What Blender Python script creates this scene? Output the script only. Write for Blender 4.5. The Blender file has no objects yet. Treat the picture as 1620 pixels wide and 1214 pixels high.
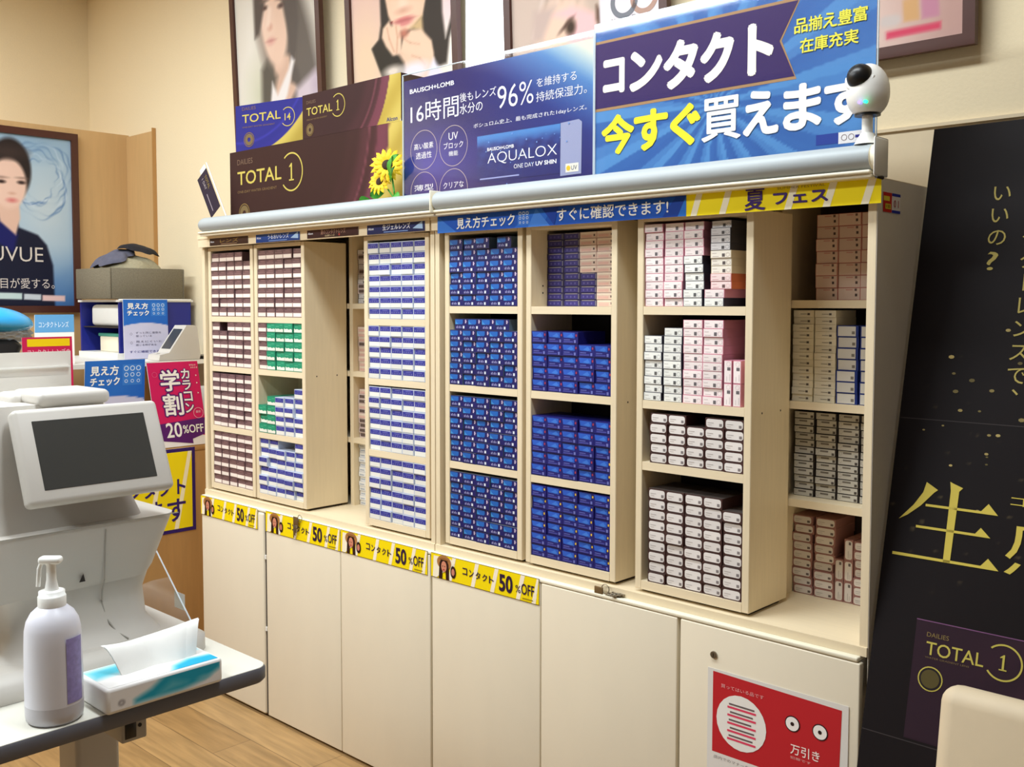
import bpy, bmesh, math, random
import numpy as np
from mathutils import Vector, Matrix
random.seed(7)
sc = bpy.context.scene
COL = sc.collection
PI = math.pi

# ------------------------------------------------------------------ camera, world, light, exposure
CAM = Vector((3.609, -2.081, 1.545)); YAW, PITCH, FPX, PCX, PCY = .763, -.056, 1597., 782., 570.
cd = bpy.data.cameras.new('camera'); cam = bpy.data.objects.new('camera', cd); COL.objects.link(cam)
cd.sensor_width = 36; cd.lens = FPX/1620*36
cd.shift_x = (810-PCX)/1620; cd.shift_y = (PCY-607)/1620
cd.clip_start = .05; cd.clip_end = 60
FW = Vector((-math.sin(YAW)*math.cos(PITCH), math.cos(YAW)*math.cos(PITCH), math.sin(PITCH)))
RT = FW.cross(Vector((0, 0, 1))).normalized(); UP = RT.cross(FW)
cam.matrix_world = Matrix(((RT.x, UP.x, -FW.x, CAM.x), (RT.y, UP.y, -FW.y, CAM.y), (RT.z, UP.z, -FW.z, CAM.z), (0, 0, 0, 1)))
sc.camera = cam

W = bpy.data.worlds.new('world'); sc.world = W; W.use_nodes = True
bg = W.node_tree.nodes['Background']; bg.inputs[0].default_value = (1, .98, .95, 1); bg.inputs[1].default_value = .12

def area(name, loc, sx, sy, power, color=(.88, .955, 1), rot=(0, 0, 0)):
    l = bpy.data.lights.new(name, 'AREA'); l.shape = 'RECTANGLE'; l.size = sx; l.size_y = sy; l.energy = power; l.color = color
    o = bpy.data.objects.new(name, l); o.location = loc; o.rotation_euler = rot; COL.objects.link(o); return o
area('ceiling_light_front', (.5, -.85, 3.2), 2.2, .3, 38)
area('ceiling_light_left', (-1.1, -.9, 3.2), 1.0, .3, 10)
area('ceiling_light_right', (2.3, -.8, 3.2), 1.2, .3, 38)
area('ceiling_light_rear', (.1, -2.55, 3.2), 3.0, .5, 146)

sc.view_settings.view_transform = 'Standard'; sc.view_settings.look = 'None'
sc.view_settings.exposure = -0.05; sc.view_settings.gamma = 1; sc.view_settings.use_curve_mapping = False

# ------------------------------------------------------------------ helpers
def ray(u, v): return FW + RT*((u-PCX)/FPX) - UP*((v-PCY)/FPX)
def at(u, v, ax, val):
    d = ray(u, v); i = 'xyz'.index(ax); return CAM + d*((val-CAM[i])/d[i])
def s2l(c): return tuple((x/12.92 if x <= .04045 else ((x+.055)/1.055)**2.4) for x in c)
def C(r, g, b): return (r/255, g/255, b/255)

def mat(name, base, rough=.5, metal=0, spec=.5, noise=0, scale=20, stretch=(1, 1, 1), bump=0, trans=0, alpha=1, emit=None, estr=0, ior=1.45, coat=0, vary=0, sss=0):
    m = bpy.data.materials.new(name); m.use_nodes = True; nt = m.node_tree; N = nt.nodes; Lk = nt.links
    b = N['Principled BSDF']
    lin = s2l([x/255 for x in base])
    b.inputs['Base Color'].default_value = (*lin, 1); b.inputs['Roughness'].default_value = rough
    b.inputs['Metallic'].default_value = metal; b.inputs['Specular IOR Level'].default_value = spec
    b.inputs['Transmission Weight'].default_value = trans; b.inputs['Alpha'].default_value = alpha; b.inputs['IOR'].default_value = ior
    b.inputs['Coat Weight'].default_value = coat
    if emit: b.inputs['Emission Color'].default_value = (*s2l([x/255 for x in emit]), 1); b.inputs['Emission Strength'].default_value = estr
    tc = N.new('ShaderNodeTexCoord'); mp = N.new('ShaderNodeMapping'); mp.inputs['Scale'].default_value = stretch
    Lk.new(tc.outputs['Object'], mp.inputs[0])
    nz = N.new('ShaderNodeTexNoise'); nz.inputs['Scale'].default_value = scale; nz.inputs['Detail'].default_value = 5
    Lk.new(mp.outputs[0], nz.inputs['Vector'])
    if noise:
        mx = N.new('ShaderNodeMix'); mx.data_type = 'RGBA'; mx.blend_type = 'MIX'
        mx.inputs[6].default_value = (*[x*(1-noise) for x in lin], 1); mx.inputs[7].default_value = (*[min(1, x*(1+noise)) for x in lin], 1)
        Lk.new(nz.outputs['Fac'], mx.inputs[0]); Lk.new(mx.outputs[2], b.inputs['Base Color'])
    if bump:
        bp = N.new('ShaderNodeBump'); bp.inputs['Strength'].default_value = bump; bp.inputs['Distance'].default_value = .002
        Lk.new(nz.outputs['Fac'], bp.inputs['Height']); Lk.new(bp.outputs[0], b.inputs['Normal'])
    return m
def print_mat(name, rough=.45, spec=.4, vary=.0):
    m = bpy.data.materials.new(name); m.use_nodes = True; nt = m.node_tree; N = nt.nodes; Lk = nt.links
    b = N['Principled BSDF']; b.inputs['Roughness'].default_value = rough; b.inputs['Specular IOR Level'].default_value = spec
    a = N.new('ShaderNodeAttribute'); a.attribute_name = 'Col'
    if vary:
        oi = N.new('ShaderNodeObjectInfo'); mr = N.new('ShaderNodeMapRange'); mr.inputs['To Min'].default_value = 1-vary; mr.inputs['To Max'].default_value = 1+vary*.4
        Lk.new(oi.outputs['Random'], mr.inputs['Value'])
        vm = N.new('ShaderNodeVectorMath'); vm.operation = 'SCALE'
        Lk.new(a.outputs['Color'], vm.inputs[0]); Lk.new(mr.outputs[0], vm.inputs['Scale']); Lk.new(vm.outputs[0], b.inputs['Base Color'])
    else: Lk.new(a.outputs['Color'], b.inputs['Base Color'])
    return m

M = {}
M['wall'] = mat('wall_paper', (238, 221, 186), .85, noise=.03, scale=120, bump=.25)
M['wallpanel'] = mat('wall_panel_tan', (222, 204, 172), .8, noise=.03, scale=60, bump=.1)
M['ceil'] = mat('ceiling_white', (240, 235, 225), .9, noise=.02)
M['wood'] = mat('light_birch', (232, 215, 182), .45, noise=.07, scale=14, stretch=(8, 8, .6), bump=.05)
M['woodh'] = mat('light_birch_board', (234, 217, 184), .45, noise=.07, scale=14, stretch=(.6, 8, 8), bump=.05)
M['door'] = mat('cream_laminate', (233, 222, 199), .35, noise=.03, scale=6, bump=.03, stretch=(2, 2, .6))
M['doorend'] = mat('cabinet_side_white', (226, 219, 207), .5, noise=.03, scale=90, bump=.08)
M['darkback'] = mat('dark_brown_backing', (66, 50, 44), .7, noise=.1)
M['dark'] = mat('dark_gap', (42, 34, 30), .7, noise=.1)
M['desk'] = mat('oak_veneer', (184, 138, 82), .5, noise=.14, scale=9, stretch=(6, 6, .5), bump=.06)
M['woodwall'] = mat('oak_wall_veneer', (204, 166, 114), .5, noise=.1, scale=8, stretch=(6, 6, .5), bump=.05)
M['frame'] = mat('dark_mahogany_frame', (74, 38, 28), .35, noise=.12, scale=15, stretch=(1, 1, 3))
M['alu'] = mat('grey_aluminium', (172, 179, 182), .5, metal=.08, noise=.02)
M['cream'] = mat('cream_plastic', (242, 234, 210), .4, noise=.02)
M['white'] = mat('white_plastic', (236, 234, 228), .4, noise=.02)
M['mach'] = mat('machine_warm_white', (203, 198, 190), .42, noise=.02)
M['machg'] = mat('machine_grey', (172, 167, 158), .45, noise=.02)
M['screen'] = mat('screen_off', (60, 60, 58), .25, spec=.5, noise=.03)
M['black'] = mat('black_plastic', (18, 17, 18), .35, noise=.05)
M['tabletop'] = mat('table_laminate', (226, 224, 212), .4, noise=.02)
M['tedge'] = mat('table_edge_grey', (98, 98, 106), .5, noise=.04)
M['bottle'] = mat('frosted_bottle', (226, 226, 236), .35, noise=.02, spec=.4)
M['liquid'] = mat('frosted_bottle_filled', (198, 196, 204), .3, noise=.02)
M['pump'] = mat('pump_white', (246, 246, 242), .35, noise=.01)
M['acryedge'] = mat('acrylic_edge', (225, 240, 250), .1, alpha=.75, noise=.01)
M['frost'] = mat('frosted_acrylic', (240, 236, 228), .35, alpha=.8, noise=.01)
M['basket'] = mat('grey_felt_basket', (118, 110, 92), .95, noise=.35, scale=160, bump=1)
M['towelb'] = mat('blue_grey_cloth', (92, 92, 108), .95, noise=.25, scale=40, bump=.8)
M['towelk'] = mat('black_cloth', (34, 32, 36), .95, noise=.3, scale=40, bump=.8)
M['towelg'] = mat('khaki_grey_towel', (156, 148, 122), .95, noise=.25, scale=120, bump=1)
M['blueplastic'] = mat('blue_shelf_plastic', (30, 38, 130), .4, noise=.04)
M['skyblue'] = mat('glossy_sky_blue', (54, 172, 236), .18, noise=.06, scale=6, coat=.5)
M['crinkle'] = mat('crinkled_clear_film', (150, 165, 175), .15, alpha=.6, noise=.3, scale=30, bump=1)
M['chair'] = mat('beige_leatherette', (212, 194, 164), .6, noise=.05, scale=20, bump=.15)
M['steel'] = mat('brushed_steel', (150, 142, 128), .3, metal=.9, noise=.08)
M['brass'] = mat('old_brass_tag', (120, 96, 62), .5, metal=.4, noise=.1)
M['petal'] = mat('sunflower_yellow', (250, 205, 20), .6, noise=.12, scale=60)
M['seed'] = mat('sunflower_seed_brown', (58, 36, 20), .8, noise=.3, scale=200)
M['leaf'] = mat('artificial_leaf_green', (60, 150, 40), .5, noise=.2, scale=50)
M['tissue'] = mat('tissue_paper', (244, 244, 240), .85, noise=.03, scale=30, bump=.4)
M['lamp'] = mat('light_panel', (255, 255, 255), .5, emit=(242, 246, 255), estr=1.5, noise=.01)
M['ledg'] = mat('green_led', (40, 255, 160), .4, emit=(40, 255, 160), estr=2.2)
M['ledb'] = mat('violet_led', (150, 130, 255), .4, emit=(150, 130, 255), estr=1.6)
M['print'] = print_mat('printed_surface', .5, .15)
M['printg'] = print_mat('printed_matte_board', .55, .12)
M['box'] = print_mat('printed_carton', .4, .4, vary=.1)

def clear_mat(name, fac, tint=(1, 1, 1)):
    m = bpy.data.materials.new(name); m.use_nodes = True; nt = m.node_tree; N = nt.nodes; Lk = nt.links; N.remove(N['Principled BSDF'])
    t = N.new('ShaderNodeBsdfTransparent'); t.inputs[0].default_value = (*tint, 1); g = N.new('ShaderNodeBsdfGlossy'); g.inputs['Roughness'].default_value = .04
    x = N.new('ShaderNodeMixShader'); nz = N.new('ShaderNodeTexNoise'); nz.inputs['Scale'].default_value = 3; mr = N.new('ShaderNodeMapRange')
    mr.inputs['To Min'].default_value = fac*.7; mr.inputs['To Max'].default_value = fac*1.3; Lk.new(nz.outputs['Fac'], mr.inputs['Value']); Lk.new(mr.outputs[0], x.inputs[0])
    Lk.new(t.outputs[0], x.inputs[1]); Lk.new(g.outputs[0], x.inputs[2]); Lk.new(x.outputs[0], N['Material Output'].inputs[0]); return m
M['acry'] = clear_mat('clear_acrylic', .035); M['acry2'] = clear_mat('clear_acrylic_thick', .16, (.95, .95, .93))
def floor_mat():
    m = bpy.data.materials.new('oak_vinyl_floor'); m.use_nodes = True; nt = m.node_tree; N = nt.nodes; Lk = nt.links; b = N['Principled BSDF']
    tc = N.new('ShaderNodeTexCoord'); br = N.new('ShaderNodeTexBrick'); br.offset = .37
    br.inputs['Color1'].default_value = (*s2l(C(172, 138, 92)), 1); br.inputs['Color2'].default_value = (*s2l(C(152, 118, 74)), 1)
    br.inputs['Mortar'].default_value = (*s2l(C(120, 92, 60)), 1); br.inputs['Mortar Size'].default_value = .0016
    br.inputs['Scale'].default_value = 1; br.inputs['Brick Width'].default_value = .9; br.inputs['Row Height'].default_value = .15
    Lk.new(tc.outputs['Object'], br.inputs['Vector'])
    mp = N.new('ShaderNodeMapping'); mp.inputs['Scale'].default_value = (1.2, 14, 1); Lk.new(tc.outputs['Object'], mp.inputs[0])
    nz = N.new('ShaderNodeTexNoise'); nz.inputs['Scale'].default_value = 3; nz.inputs['Detail'].default_value = 7; nz.inputs['Distortion'].default_value = .6; Lk.new(mp.outputs[0], nz.inputs['Vector'])
    mx = N.new('ShaderNodeMix'); mx.data_type = 'RGBA'; mx.blend_type = 'OVERLAY'; mx.inputs[0].default_value = .55
    Lk.new(br.outputs['Color'], mx.inputs[6]); Lk.new(nz.outputs['Fac'], mx.inputs[7]); Lk.new(mx.outputs[2], b.inputs['Base Color'])
    b.inputs['Roughness'].default_value = .42
    return m
M['floor'] = floor_mat()

# --- mesh assembly
class MB:
    """collects shapes into ONE mesh; faces carry a material slot and a colour"""
    def __init__(s): s.v = []; s.f = []; s.m = []; s.c = []; s.sm = []; s.mats = []
    def mi(s, m):
        m = M[m] if isinstance(m, str) else m
        if m not in s.mats: s.mats.append(m)
        return s.mats.index(m)
    def add(s, vs, fs, m, col=(1, 1, 1), smooth=False, vcol=None):
        b = len(s.v); k = s.mi(m); s.v += [tuple(v) for v in vs]
        for f in fs:
            s.f.append([b+i for i in f]); s.m.append(k); s.sm.append(smooth)
            s.c.append([vcol[i] for i in f] if vcol is not None else col)
    def box(s, x0, x1, y0, y1, z0, z1, m, col=(1, 1, 1)):
        vs = [(x, y, z) for z in (z0, z1) for y in (y0, y1) for x in (x0, x1)]
        s.add(vs, [(0, 2, 3, 1), (4, 5, 7, 6), (0, 1, 5, 4), (2, 6, 7, 3), (0, 4, 6, 2), (1, 3, 7, 5)], m, col)
    def rbox(s, x0, x1, y0, y1, z0, z1, m, r=.005, seg=2, col=(1, 1, 1), mtx=None, smooth=True):
        bm = bmesh.new(); bmesh.ops.create_cube(bm, size=1)
        for v in bm.verts: v.co = Vector(((x0+x1)/2+v.co.x*(x1-x0), (y0+y1)/2+v.co.y*(y1-y0), (z0+z1)/2+v.co.z*(z1-z0)))
        bmesh.ops.bevel(bm, geom=bm.edges[:], offset=r, segments=seg, affect='EDGES', profile=.5)
        s.bm(bm, m, col, mtx, smooth)
    def bm(s, bm, m, col=(1, 1, 1), mtx=None, smooth=True):
        if mtx: bm.transform(mtx)
        bm.verts.index_update(); s.add([v.co[:] for v in bm.verts], [[v.index for v in f.verts] for f in bm.faces], m, col, smooth); bm.free()
    def cyl(s, a, b, r, m, n=20, r2=None, col=(1, 1, 1), caps=True, smooth=True):
        a = Vector(a); b = Vector(b); d = (b-a).normalized(); t = Vector((0, 0, 1)) if abs(d.z) < .9 else Vector((1, 0, 0))
        e1 = d.cross(t).normalized(); e2 = d.cross(e1); r2 = r if r2 is None else r2
        vs = []
        for p, rr in ((a, r), (b, r2)):
            for i in range(n): an = 2*PI*i/n; vs.append(p+e1*math.cos(an)*rr+e2*math.sin(an)*rr)
        s.add(vs, [(i, (i+1) % n, n+(i+1) % n, n+i) for i in range(n)], m, col, smooth)
        if caps: s.add(vs, [list(range(n))[::-1], list(range(n, 2*n))], m, col)
    def lathe(s, cx, cy, prof, m, n=32, col=(1, 1, 1)):
        vs = []; fs = []
        for (r, z) in prof:
            for i in range(n): an = 2*PI*i/n; vs.append((cx+r*math.cos(an), cy+r*math.sin(an), z))
        for j in range(len(prof)-1):
            for i in range(n): fs.append((j*n+i, j*n+(i+1) % n, (j+1)*n+(i+1) % n, (j+1)*n+i))
        s.add(vs, fs, m, col, True)
    def tube(s, pts, r, m, n=8, col=(1, 1, 1)):
        for a, b in zip(pts[:-1], pts[1:]): s.cyl(a, b, r, m, n, col=col)
    def loft(s, secs, m, n=10, col=(1, 1, 1)):
        """secs: (x0,x1,y0,y1,z,corner radius) rounded rectangles"""
        rings = []
        for (x0, x1, y0, y1, z, r) in secs:
            ring = []
            for (cx, cy, a0) in ((x1-r, y1-r, 0), (x0+r, y1-r, PI/2), (x0+r, y0+r, PI), (x1-r, y0+r, 1.5*PI)):
                for k in range(n): a = a0+PI/2*k/(n-1); zz = z if not callable(z) else z(cx+r*math.cos(a), cy+r*math.sin(a)); ring.append((cx+r*math.cos(a), cy+r*math.sin(a), zz))
            rings.append(ring)
        L = len(rings[0]); vs = [p for ring in rings for p in ring]; fs = []
        for j in range(len(rings)-1):
            for i in range(L): fs.append((j*L+i, j*L+(i+1) % L, (j+1)*L+(i+1) % L, (j+1)*L+i))
        s.add(vs, fs, m, col, True)
        s.add(rings[0], [list(range(L))[::-1]], m, col); s.add(rings[-1], [list(range(L))], m, col)
    def mesh(s, name):
        me = bpy.data.meshes.new(name); me.from_pydata(s.v, [], s.f)
        for m in s.mats: me.materials.append(m)
        me.polygons.foreach_set('material_index', s.m); me.polygons.foreach_set('use_smooth', s.sm)
        cols = []
        for f, c in zip(s.f, s.c):
            if c and isinstance(c[0], (tuple, list, np.ndarray)): cols += [x for q in c for x in (*s2l(q), 1)]
            else: cols += [*s2l(c), 1]*len(f)
        ca = me.color_attributes.new('Col', 'FLOAT_COLOR', 'CORNER'); ca.data.foreach_set('color', cols)
        me.update(); return me
    def build(s, name, parent=None, loc=None):
        o = bpy.data.objects.new(name, s.mesh(name)); COL.objects.link(o)
        if parent: o.parent = parent; o.location = -Vector(parent.location)
        if loc: # move the origin to a sensible base point
            o.data.transform(Matrix.Translation(-Vector(loc))); o.location = Vector(loc)-(Vector(parent.location) if parent else Vector((0, 0, 0)))
        return o

def tag(o, label, cat, group=None):
    o['label'] = label; o['category'] = cat
    if group: o['group'] = group
    return o
def thing(name, loc, label, cat, group=None):
    o = bpy.data.objects.new(name, None); o.empty_display_size = .05; o.location = loc; COL.objects.link(o); return tag(o, label, cat, group)
def structure(o): o['kind'] = 'structure'; return o

_tc = {}
def text_mesh(t, bold):
    k = (t, bold)
    if k not in _tc:
        cu = bpy.data.curves.new('lettering', 'FONT'); cu.body = t; cu.size = 1; cu.resolution_u = 3; cu.offset = bold; cu.fill_mode = 'FRONT'
        ob = bpy.data.objects.new('lettering', cu); COL.objects.link(ob)
        dg = bpy.context.evaluated_depsgraph_get(); dg.update()
        me = bpy.data.meshes.new_from_object(ob.evaluated_get(dg))
        vs = [v.co[:2] for v in me.vertices]; fs = [tuple(p.vertices) for p in me.polygons]
        bpy.data.objects.remove(ob); bpy.data.curves.remove(cu); bpy.data.meshes.remove(me)
        _tc[k] = (vs, fs)
    return _tc[k]

class Panel(MB):
    """a flat printed face: origin, right axis, up axis; art is laid in metres on it"""
    def __init__(s, org, ux, uy, m='print'):
        super().__init__(); s.o = Vector(org); s.ux = Vector(ux).normalized(); s.uy = Vector(uy).normalized(); s.n = s.ux.cross(s.uy).normalized(); s.m_ = m
    def P(s, x, y, l=0): return s.o+s.ux*x+s.uy*y+s.n*(l*.0004)
    def px(s, u, v):
        d = ray(u, v); t = (s.o-CAM).dot(s.n)/d.dot(s.n); q = CAM+d*t-s.o; return (q.dot(s.ux), q.dot(s.uy))
    def pb(s, *uv):
        q = [s.px(*p) for p in uv]; xs = [a[0] for a in q]; ys = [a[1] for a in q]; return min(xs), min(ys), max(xs), max(ys)
    def slab(s, x0, y0, x1, y1, th, m, col=(1, 1, 1), back=0):
        vs = [s.o+s.ux*x+s.uy*y-s.n*(d+back) for d in (th, 0) for y in (y0, y1) for x in (x0, x1)]
        s.add(vs, [(0, 2, 3, 1), (4, 5, 7, 6), (0, 1, 5, 4), (2, 6, 7, 3), (0, 4, 6, 2), (1, 3, 7, 5)], m, col)
    def poly(s, pts, col, l=1): s.add([s.P(x, y, l) for x, y in pts], [list(range(len(pts)))], s.m_, col)
    def rect(s, x0, y0, x1, y1, col, l=1): s.poly([(x0, y0), (x1, y0), (x1, y1), (x0, y1)], col, l)
    def grad(s, x0, y0, x1, y1, cb, ct, l=1): s.add([s.P(x0, y0, l), s.P(x1, y0, l), s.P(x1, y1, l), s.P(x0, y1, l)], [(0, 1, 2, 3)], s.m_, vcol=[cb, cb, ct, ct])
    def disc(s, x, y, r, col, l=1, ry=None, n=24, a0=0, a1=2*PI):
        ry = ry or r; s.poly([(x+r*math.cos(a0+(a1-a0)*i/n), y+ry*math.sin(a0+(a1-a0)*i/n)) for i in range(n)], col, l)
    def ring(s, x, y, r, w, col, l=1, ry=None, n=32, a0=0, a1=2*PI):
        ry = ry or r; vs = []
        for i in range(n+1):
            a = a0+(a1-a0)*i/n
            vs += [s.P(x+(r-w)*math.cos(a), y+(ry-w)*math.sin(a), l), s.P(x+r*math.cos(a), y+ry*math.sin(a), l)]
        s.add(vs, [(2*i, 2*i+1, 2*i+3, 2*i+2) for i in range(n)], s.m_, col)
    def fat(s, t, x0, y0, x1, y1, col, l=2, w=.03, bold=0, shear=0):
        d = (y1-y0)*w
        for k in range(8): a = PI*k/4; s.text(t, x0+d*math.cos(a), y0+d*math.sin(a), x1+d*math.cos(a), y1+d*math.sin(a), col, l+k*.09, bold, shear)
    def text(s, t, x0, y0, x1, y1, col, l=2, bold=.012, shear=0):
        vs, fs = text_mesh(t, bold)
        if not vs: return
        xs = [v[0] for v in vs]; ys = [v[1] for v in vs]; a, b, c, d = min(xs), max(xs), min(ys), max(ys)
        sx = (x1-x0)/max(1e-6, b-a); sy = (y1-y0)/max(1e-6, d-c)
        s.add([s.P(x0+(v[0]-a)*sx+shear*(v[1]-c)*sy, y0+(v[1]-c)*sy, l) for v in vs], fs, s.m_, col)
    def vtext(s, t, x, y1, size, pitch, col, l=2, bold=.0):
        for i, ch in enumerate(t):
            vs, fs = text_mesh(ch, bold); k = size*1.05; dx = .62*size if ch in '、。' else 0
            s.add([s.P(x+(v[0]-.5)*k+dx*.5, y1-i*pitch-size*.88+v[1]*k+dx, l) for v in vs], fs, s.m_, col)
    def paint(s, x0, y0, x1, y1, nx, ny, fn, l=1):
        X, Y = np.meshgrid(np.linspace(x0, x1, nx+1), np.linspace(y0, y1, ny+1)); cv = Canvas(X, Y); fn(cv)
        vs = [s.P(float(x), float(y), l) for x, y in zip(X.ravel(), Y.ravel())]; q = nx+1
        fs = [(j*q+i, j*q+i+1, (j+1)*q+i+1, (j+1)*q+i) for j in range(ny) for i in range(nx)]
        s.add(vs, fs, s.m_, vcol=[tuple(map(float, c)) for c in np.clip(cv.c, 0, 1).reshape(-1, 3)])
    def icons(s, x0, y0, x1, y1, col, l=2):
        w = (x1-x0)/3; h = (y1-y0)/3
        for j in range(3):
            for i in range(3):
                r = min(w, h)*(.42-.07*j); s.ring(x0+(i+.5)*w, y1-(j+.5)*h, r, r*.35, col, l, n=12)

class Canvas:
    def __init__(s, X, Y): s.X, s.Y = X, Y; s.c = np.ones(X.shape+(3,))
    def mix(s, a, col):
        a = np.clip(a, 0, 1)[..., None]; s.c = s.c*(1-a)+np.array(col)*a
    def fill(s, col): s.c[:] = col
    def ell(s, cx, cy, rx, ry, col, soft=.006, ang=0, al=1):
        dx, dy = s.X-cx, s.Y-cy; ca, sa = math.cos(ang), math.sin(ang); u = (dx*ca+dy*sa)/rx; v = (-dx*sa+dy*ca)/ry
        d = (np.sqrt(u*u+v*v)-1)*min(rx, ry); s.mix(al*(.5-d/(2*soft)), col)
    def poly(s, pts, col, soft=.005, al=1):
        ins = np.zeros(s.X.shape, bool); dm = np.full(s.X.shape, 1e9); n = len(pts)
        for i in range(n):
            x1, y1 = pts[i]; x2, y2 = pts[(i+1) % n]; ex, ey = x2-x1, y2-y1; L = ex*ex+ey*ey+1e-12
            t = np.clip(((s.X-x1)*ex+(s.Y-y1)*ey)/L, 0, 1); dm = np.minimum(dm, np.hypot(s.X-x1-t*ex, s.Y-y1-t*ey))
            c = ((y1 > s.Y) != (y2 > s.Y)) & (s.X < ex*(s.Y-y1)/(ey if abs(ey) > 1e-12 else 1e-12)+x1); ins ^= c
        s.mix(al*(.5+np.where(ins, dm, -dm)/(2*soft)), col)

FRONT = ((1, 0, 0), (0, 0, 1))   # a face looking to -y
SIDE = ((0, 1, 0), (0, 0, 1))    # a face looking to +x
WHITE = C(248, 246, 240)

# ------------------------------------------------------------------ the room
def quadbox(name, *a, m='wall'):
    b = MB(); b.box(*a, m); return structure(b.build(name))
fl = MB(); fl.box(-1.9, 6, -5, .45, -.05, 0, 'floor'); structure(fl.build('floor'))
quadbox('wall_back', -2.0, 6, .45, .55, 0, 3.3)
quadbox('wall_left', -2.0, -1.9, -5, .45, 0, 3.3)
quadbox('ceiling', -2.0, 6, -5, .55, 3.3, 3.4, m='ceil')
b = MB(); b.box(-1.9, -1.45, -3.6, .449, .0005, 2.42, 'woodwall'); structure(b.build('wall_left_wood_panel'))
b = MB(); b.box(-1.449, -1.17, .435, .4495, .0005, 2.41, 'woodwall'); b.box(-1.170, -1.163, .43, .4495, .0005, 2.425, 'desk'); structure(b.build('trim_1'))
b = MB(); b.box(2.3, 5.9, .442, .4495, .0005, 1.972, 'wallpanel'); b.box(2.3, 5.9, .436, .4495, 1.972, 1.98, 'wallpanel'); structure(b.build('trim_2'))

# ------------------------------------------------------------------ base cabinets with doors
def base_cabinet(x0, name_label, doors, group=None):
    t = thing('base_cabinet', (x0+.675, .22, 0), name_label, 'cabinet')
    b = MB(); b.box(x0+.001, x0+1.349, .022, .44, .03, .772, 'doorend'); b.box(x0+.01, x0+1.34, .05, .43, .0, .03, 'dark'); b.build('body', t)
    b = MB(); b.rbox(x0, x0+1.35, .0, .44, .7725, .783, 'cream', .003, 2); b.build('top_board', t)
    for (a, c, yo, r) in doors:
        d = MB(); d.rbox(a, c, yo, yo+.019, .012, .771, 'door', r, 3)
        o = d.build('door', t)
        if a > 2.2:
            k = MB(); k.cyl((2.348, yo-.004, .705), (2.348, yo, .705), .0085, 'steel', 24); k.cyl((2.348, yo-.0045, .705), (2.348, yo-.004, .705), .006, 'steel', 20)
            k.box(2.3473, 2.3487, yo-.0052, yo-.0045, .7005, .7095, 'black')
            q = k.build('lock', o); q.location = (0, 0, 0); q['label'] = 'round steel cylinder lock'
            q.parent = o; q.location = Vector((0, 0, 0))
    return t
base_cabinet(0, 'cream laminate base cabinet with three doors, under the three narrow-striped shelf units', [(.004, .4415, -.004, .008), (.4535, .896, 0, .003), (.8995, 1.345, 0, .003)])
base_cabinet(1.35, 'cream laminate base cabinet with lock and red shoplifting notice on its last door', [(1.354, 1.795, 0, .003), (1.7985, 2.243, 0, .003), (2.252, 2.706, 0, .003)])
b = MB(); b.box(.4432, .4518, .004, .02, .012, .771, 'dark'); b.box(.4432, .4518, -.001, .004, .33, .345, 'white'); b.box(.4432, .4518, -.001, .004, .60, .615, 'white')
o = b.build('door_gap_seal'); tag(o, 'black magnetic door seal strip between the first two cream cabinet doors', 'seal')

# ------------------------------------------------------------------ upper carcasses
ZT = 1.80
def carcass(x0, x1, lab, boards, cubx, right):
    t = thing('display_cabinet', ((x0+x1)/2, .25, .784), lab, 'cabinet')
    b = MB(); b.box(x0, x1, .016, .44, .7835, .8035, 'woodh'); b.build('bottom_board', t)
    b = MB(); b.box(x0, x1, .0, .44, ZT-.004, ZT+.012, 'woodh'); b.build('top_board', t)
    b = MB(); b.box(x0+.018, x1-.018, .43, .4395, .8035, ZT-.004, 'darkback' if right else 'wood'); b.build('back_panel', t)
    for (a, c, m) in ((x0, x0+.018, 'wood'), (x1-.018, x1, 'wood')):
        b = MB(); b.box(a, c, .02, .4395, .8035, ZT-.004, m)
        if right and a > 2.6: b.box(c, c+.0015, .021, .4395, .7, ZT+.01, 'doorend')
        b.build('side_panel', t)
    for dx in cubx:
        b = MB(); b.box(dx, dx+.02, .222, .43, .8035, ZT-.004, 'wood'); b.build('divider', t)
    for (bx0, bx1, zt) in boards:
        b = MB(); b.box(bx0, bx1, .22, .43, zt-.019, zt, 'woodh'); b.build('rear_shelf_board', t)
    b = MB(); b.box(x0+.002, x1-.002, .002, .016, 1.765, ZT-.0045, 'woodh'); b.build('header', t)
    return t
L1 = [(a, c, z) for z in (1.545, 1.298, 1.054) for a, c in ((.018, .336), (.357, .674), (.695, 1.013), (1.034, 1.332))]
carcass(0, 1.348, 'light birch display cabinet behind the four-striped lens shelves, left half', L1, (.3365, .6745, 1.0135), False)
L2 = [(a, c, z) for z in (1.553, 1.305, 1.062) for a, c in ((1.372, 1.69), (1.711, 2.029), (2.05, 2.369), (2.39, 2.694))]
carcass(1.352, 2.713, 'light birch display cabinet with open right end beside the black board', L2, (1.6905, 2.0295, 2.3695), True)

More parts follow.
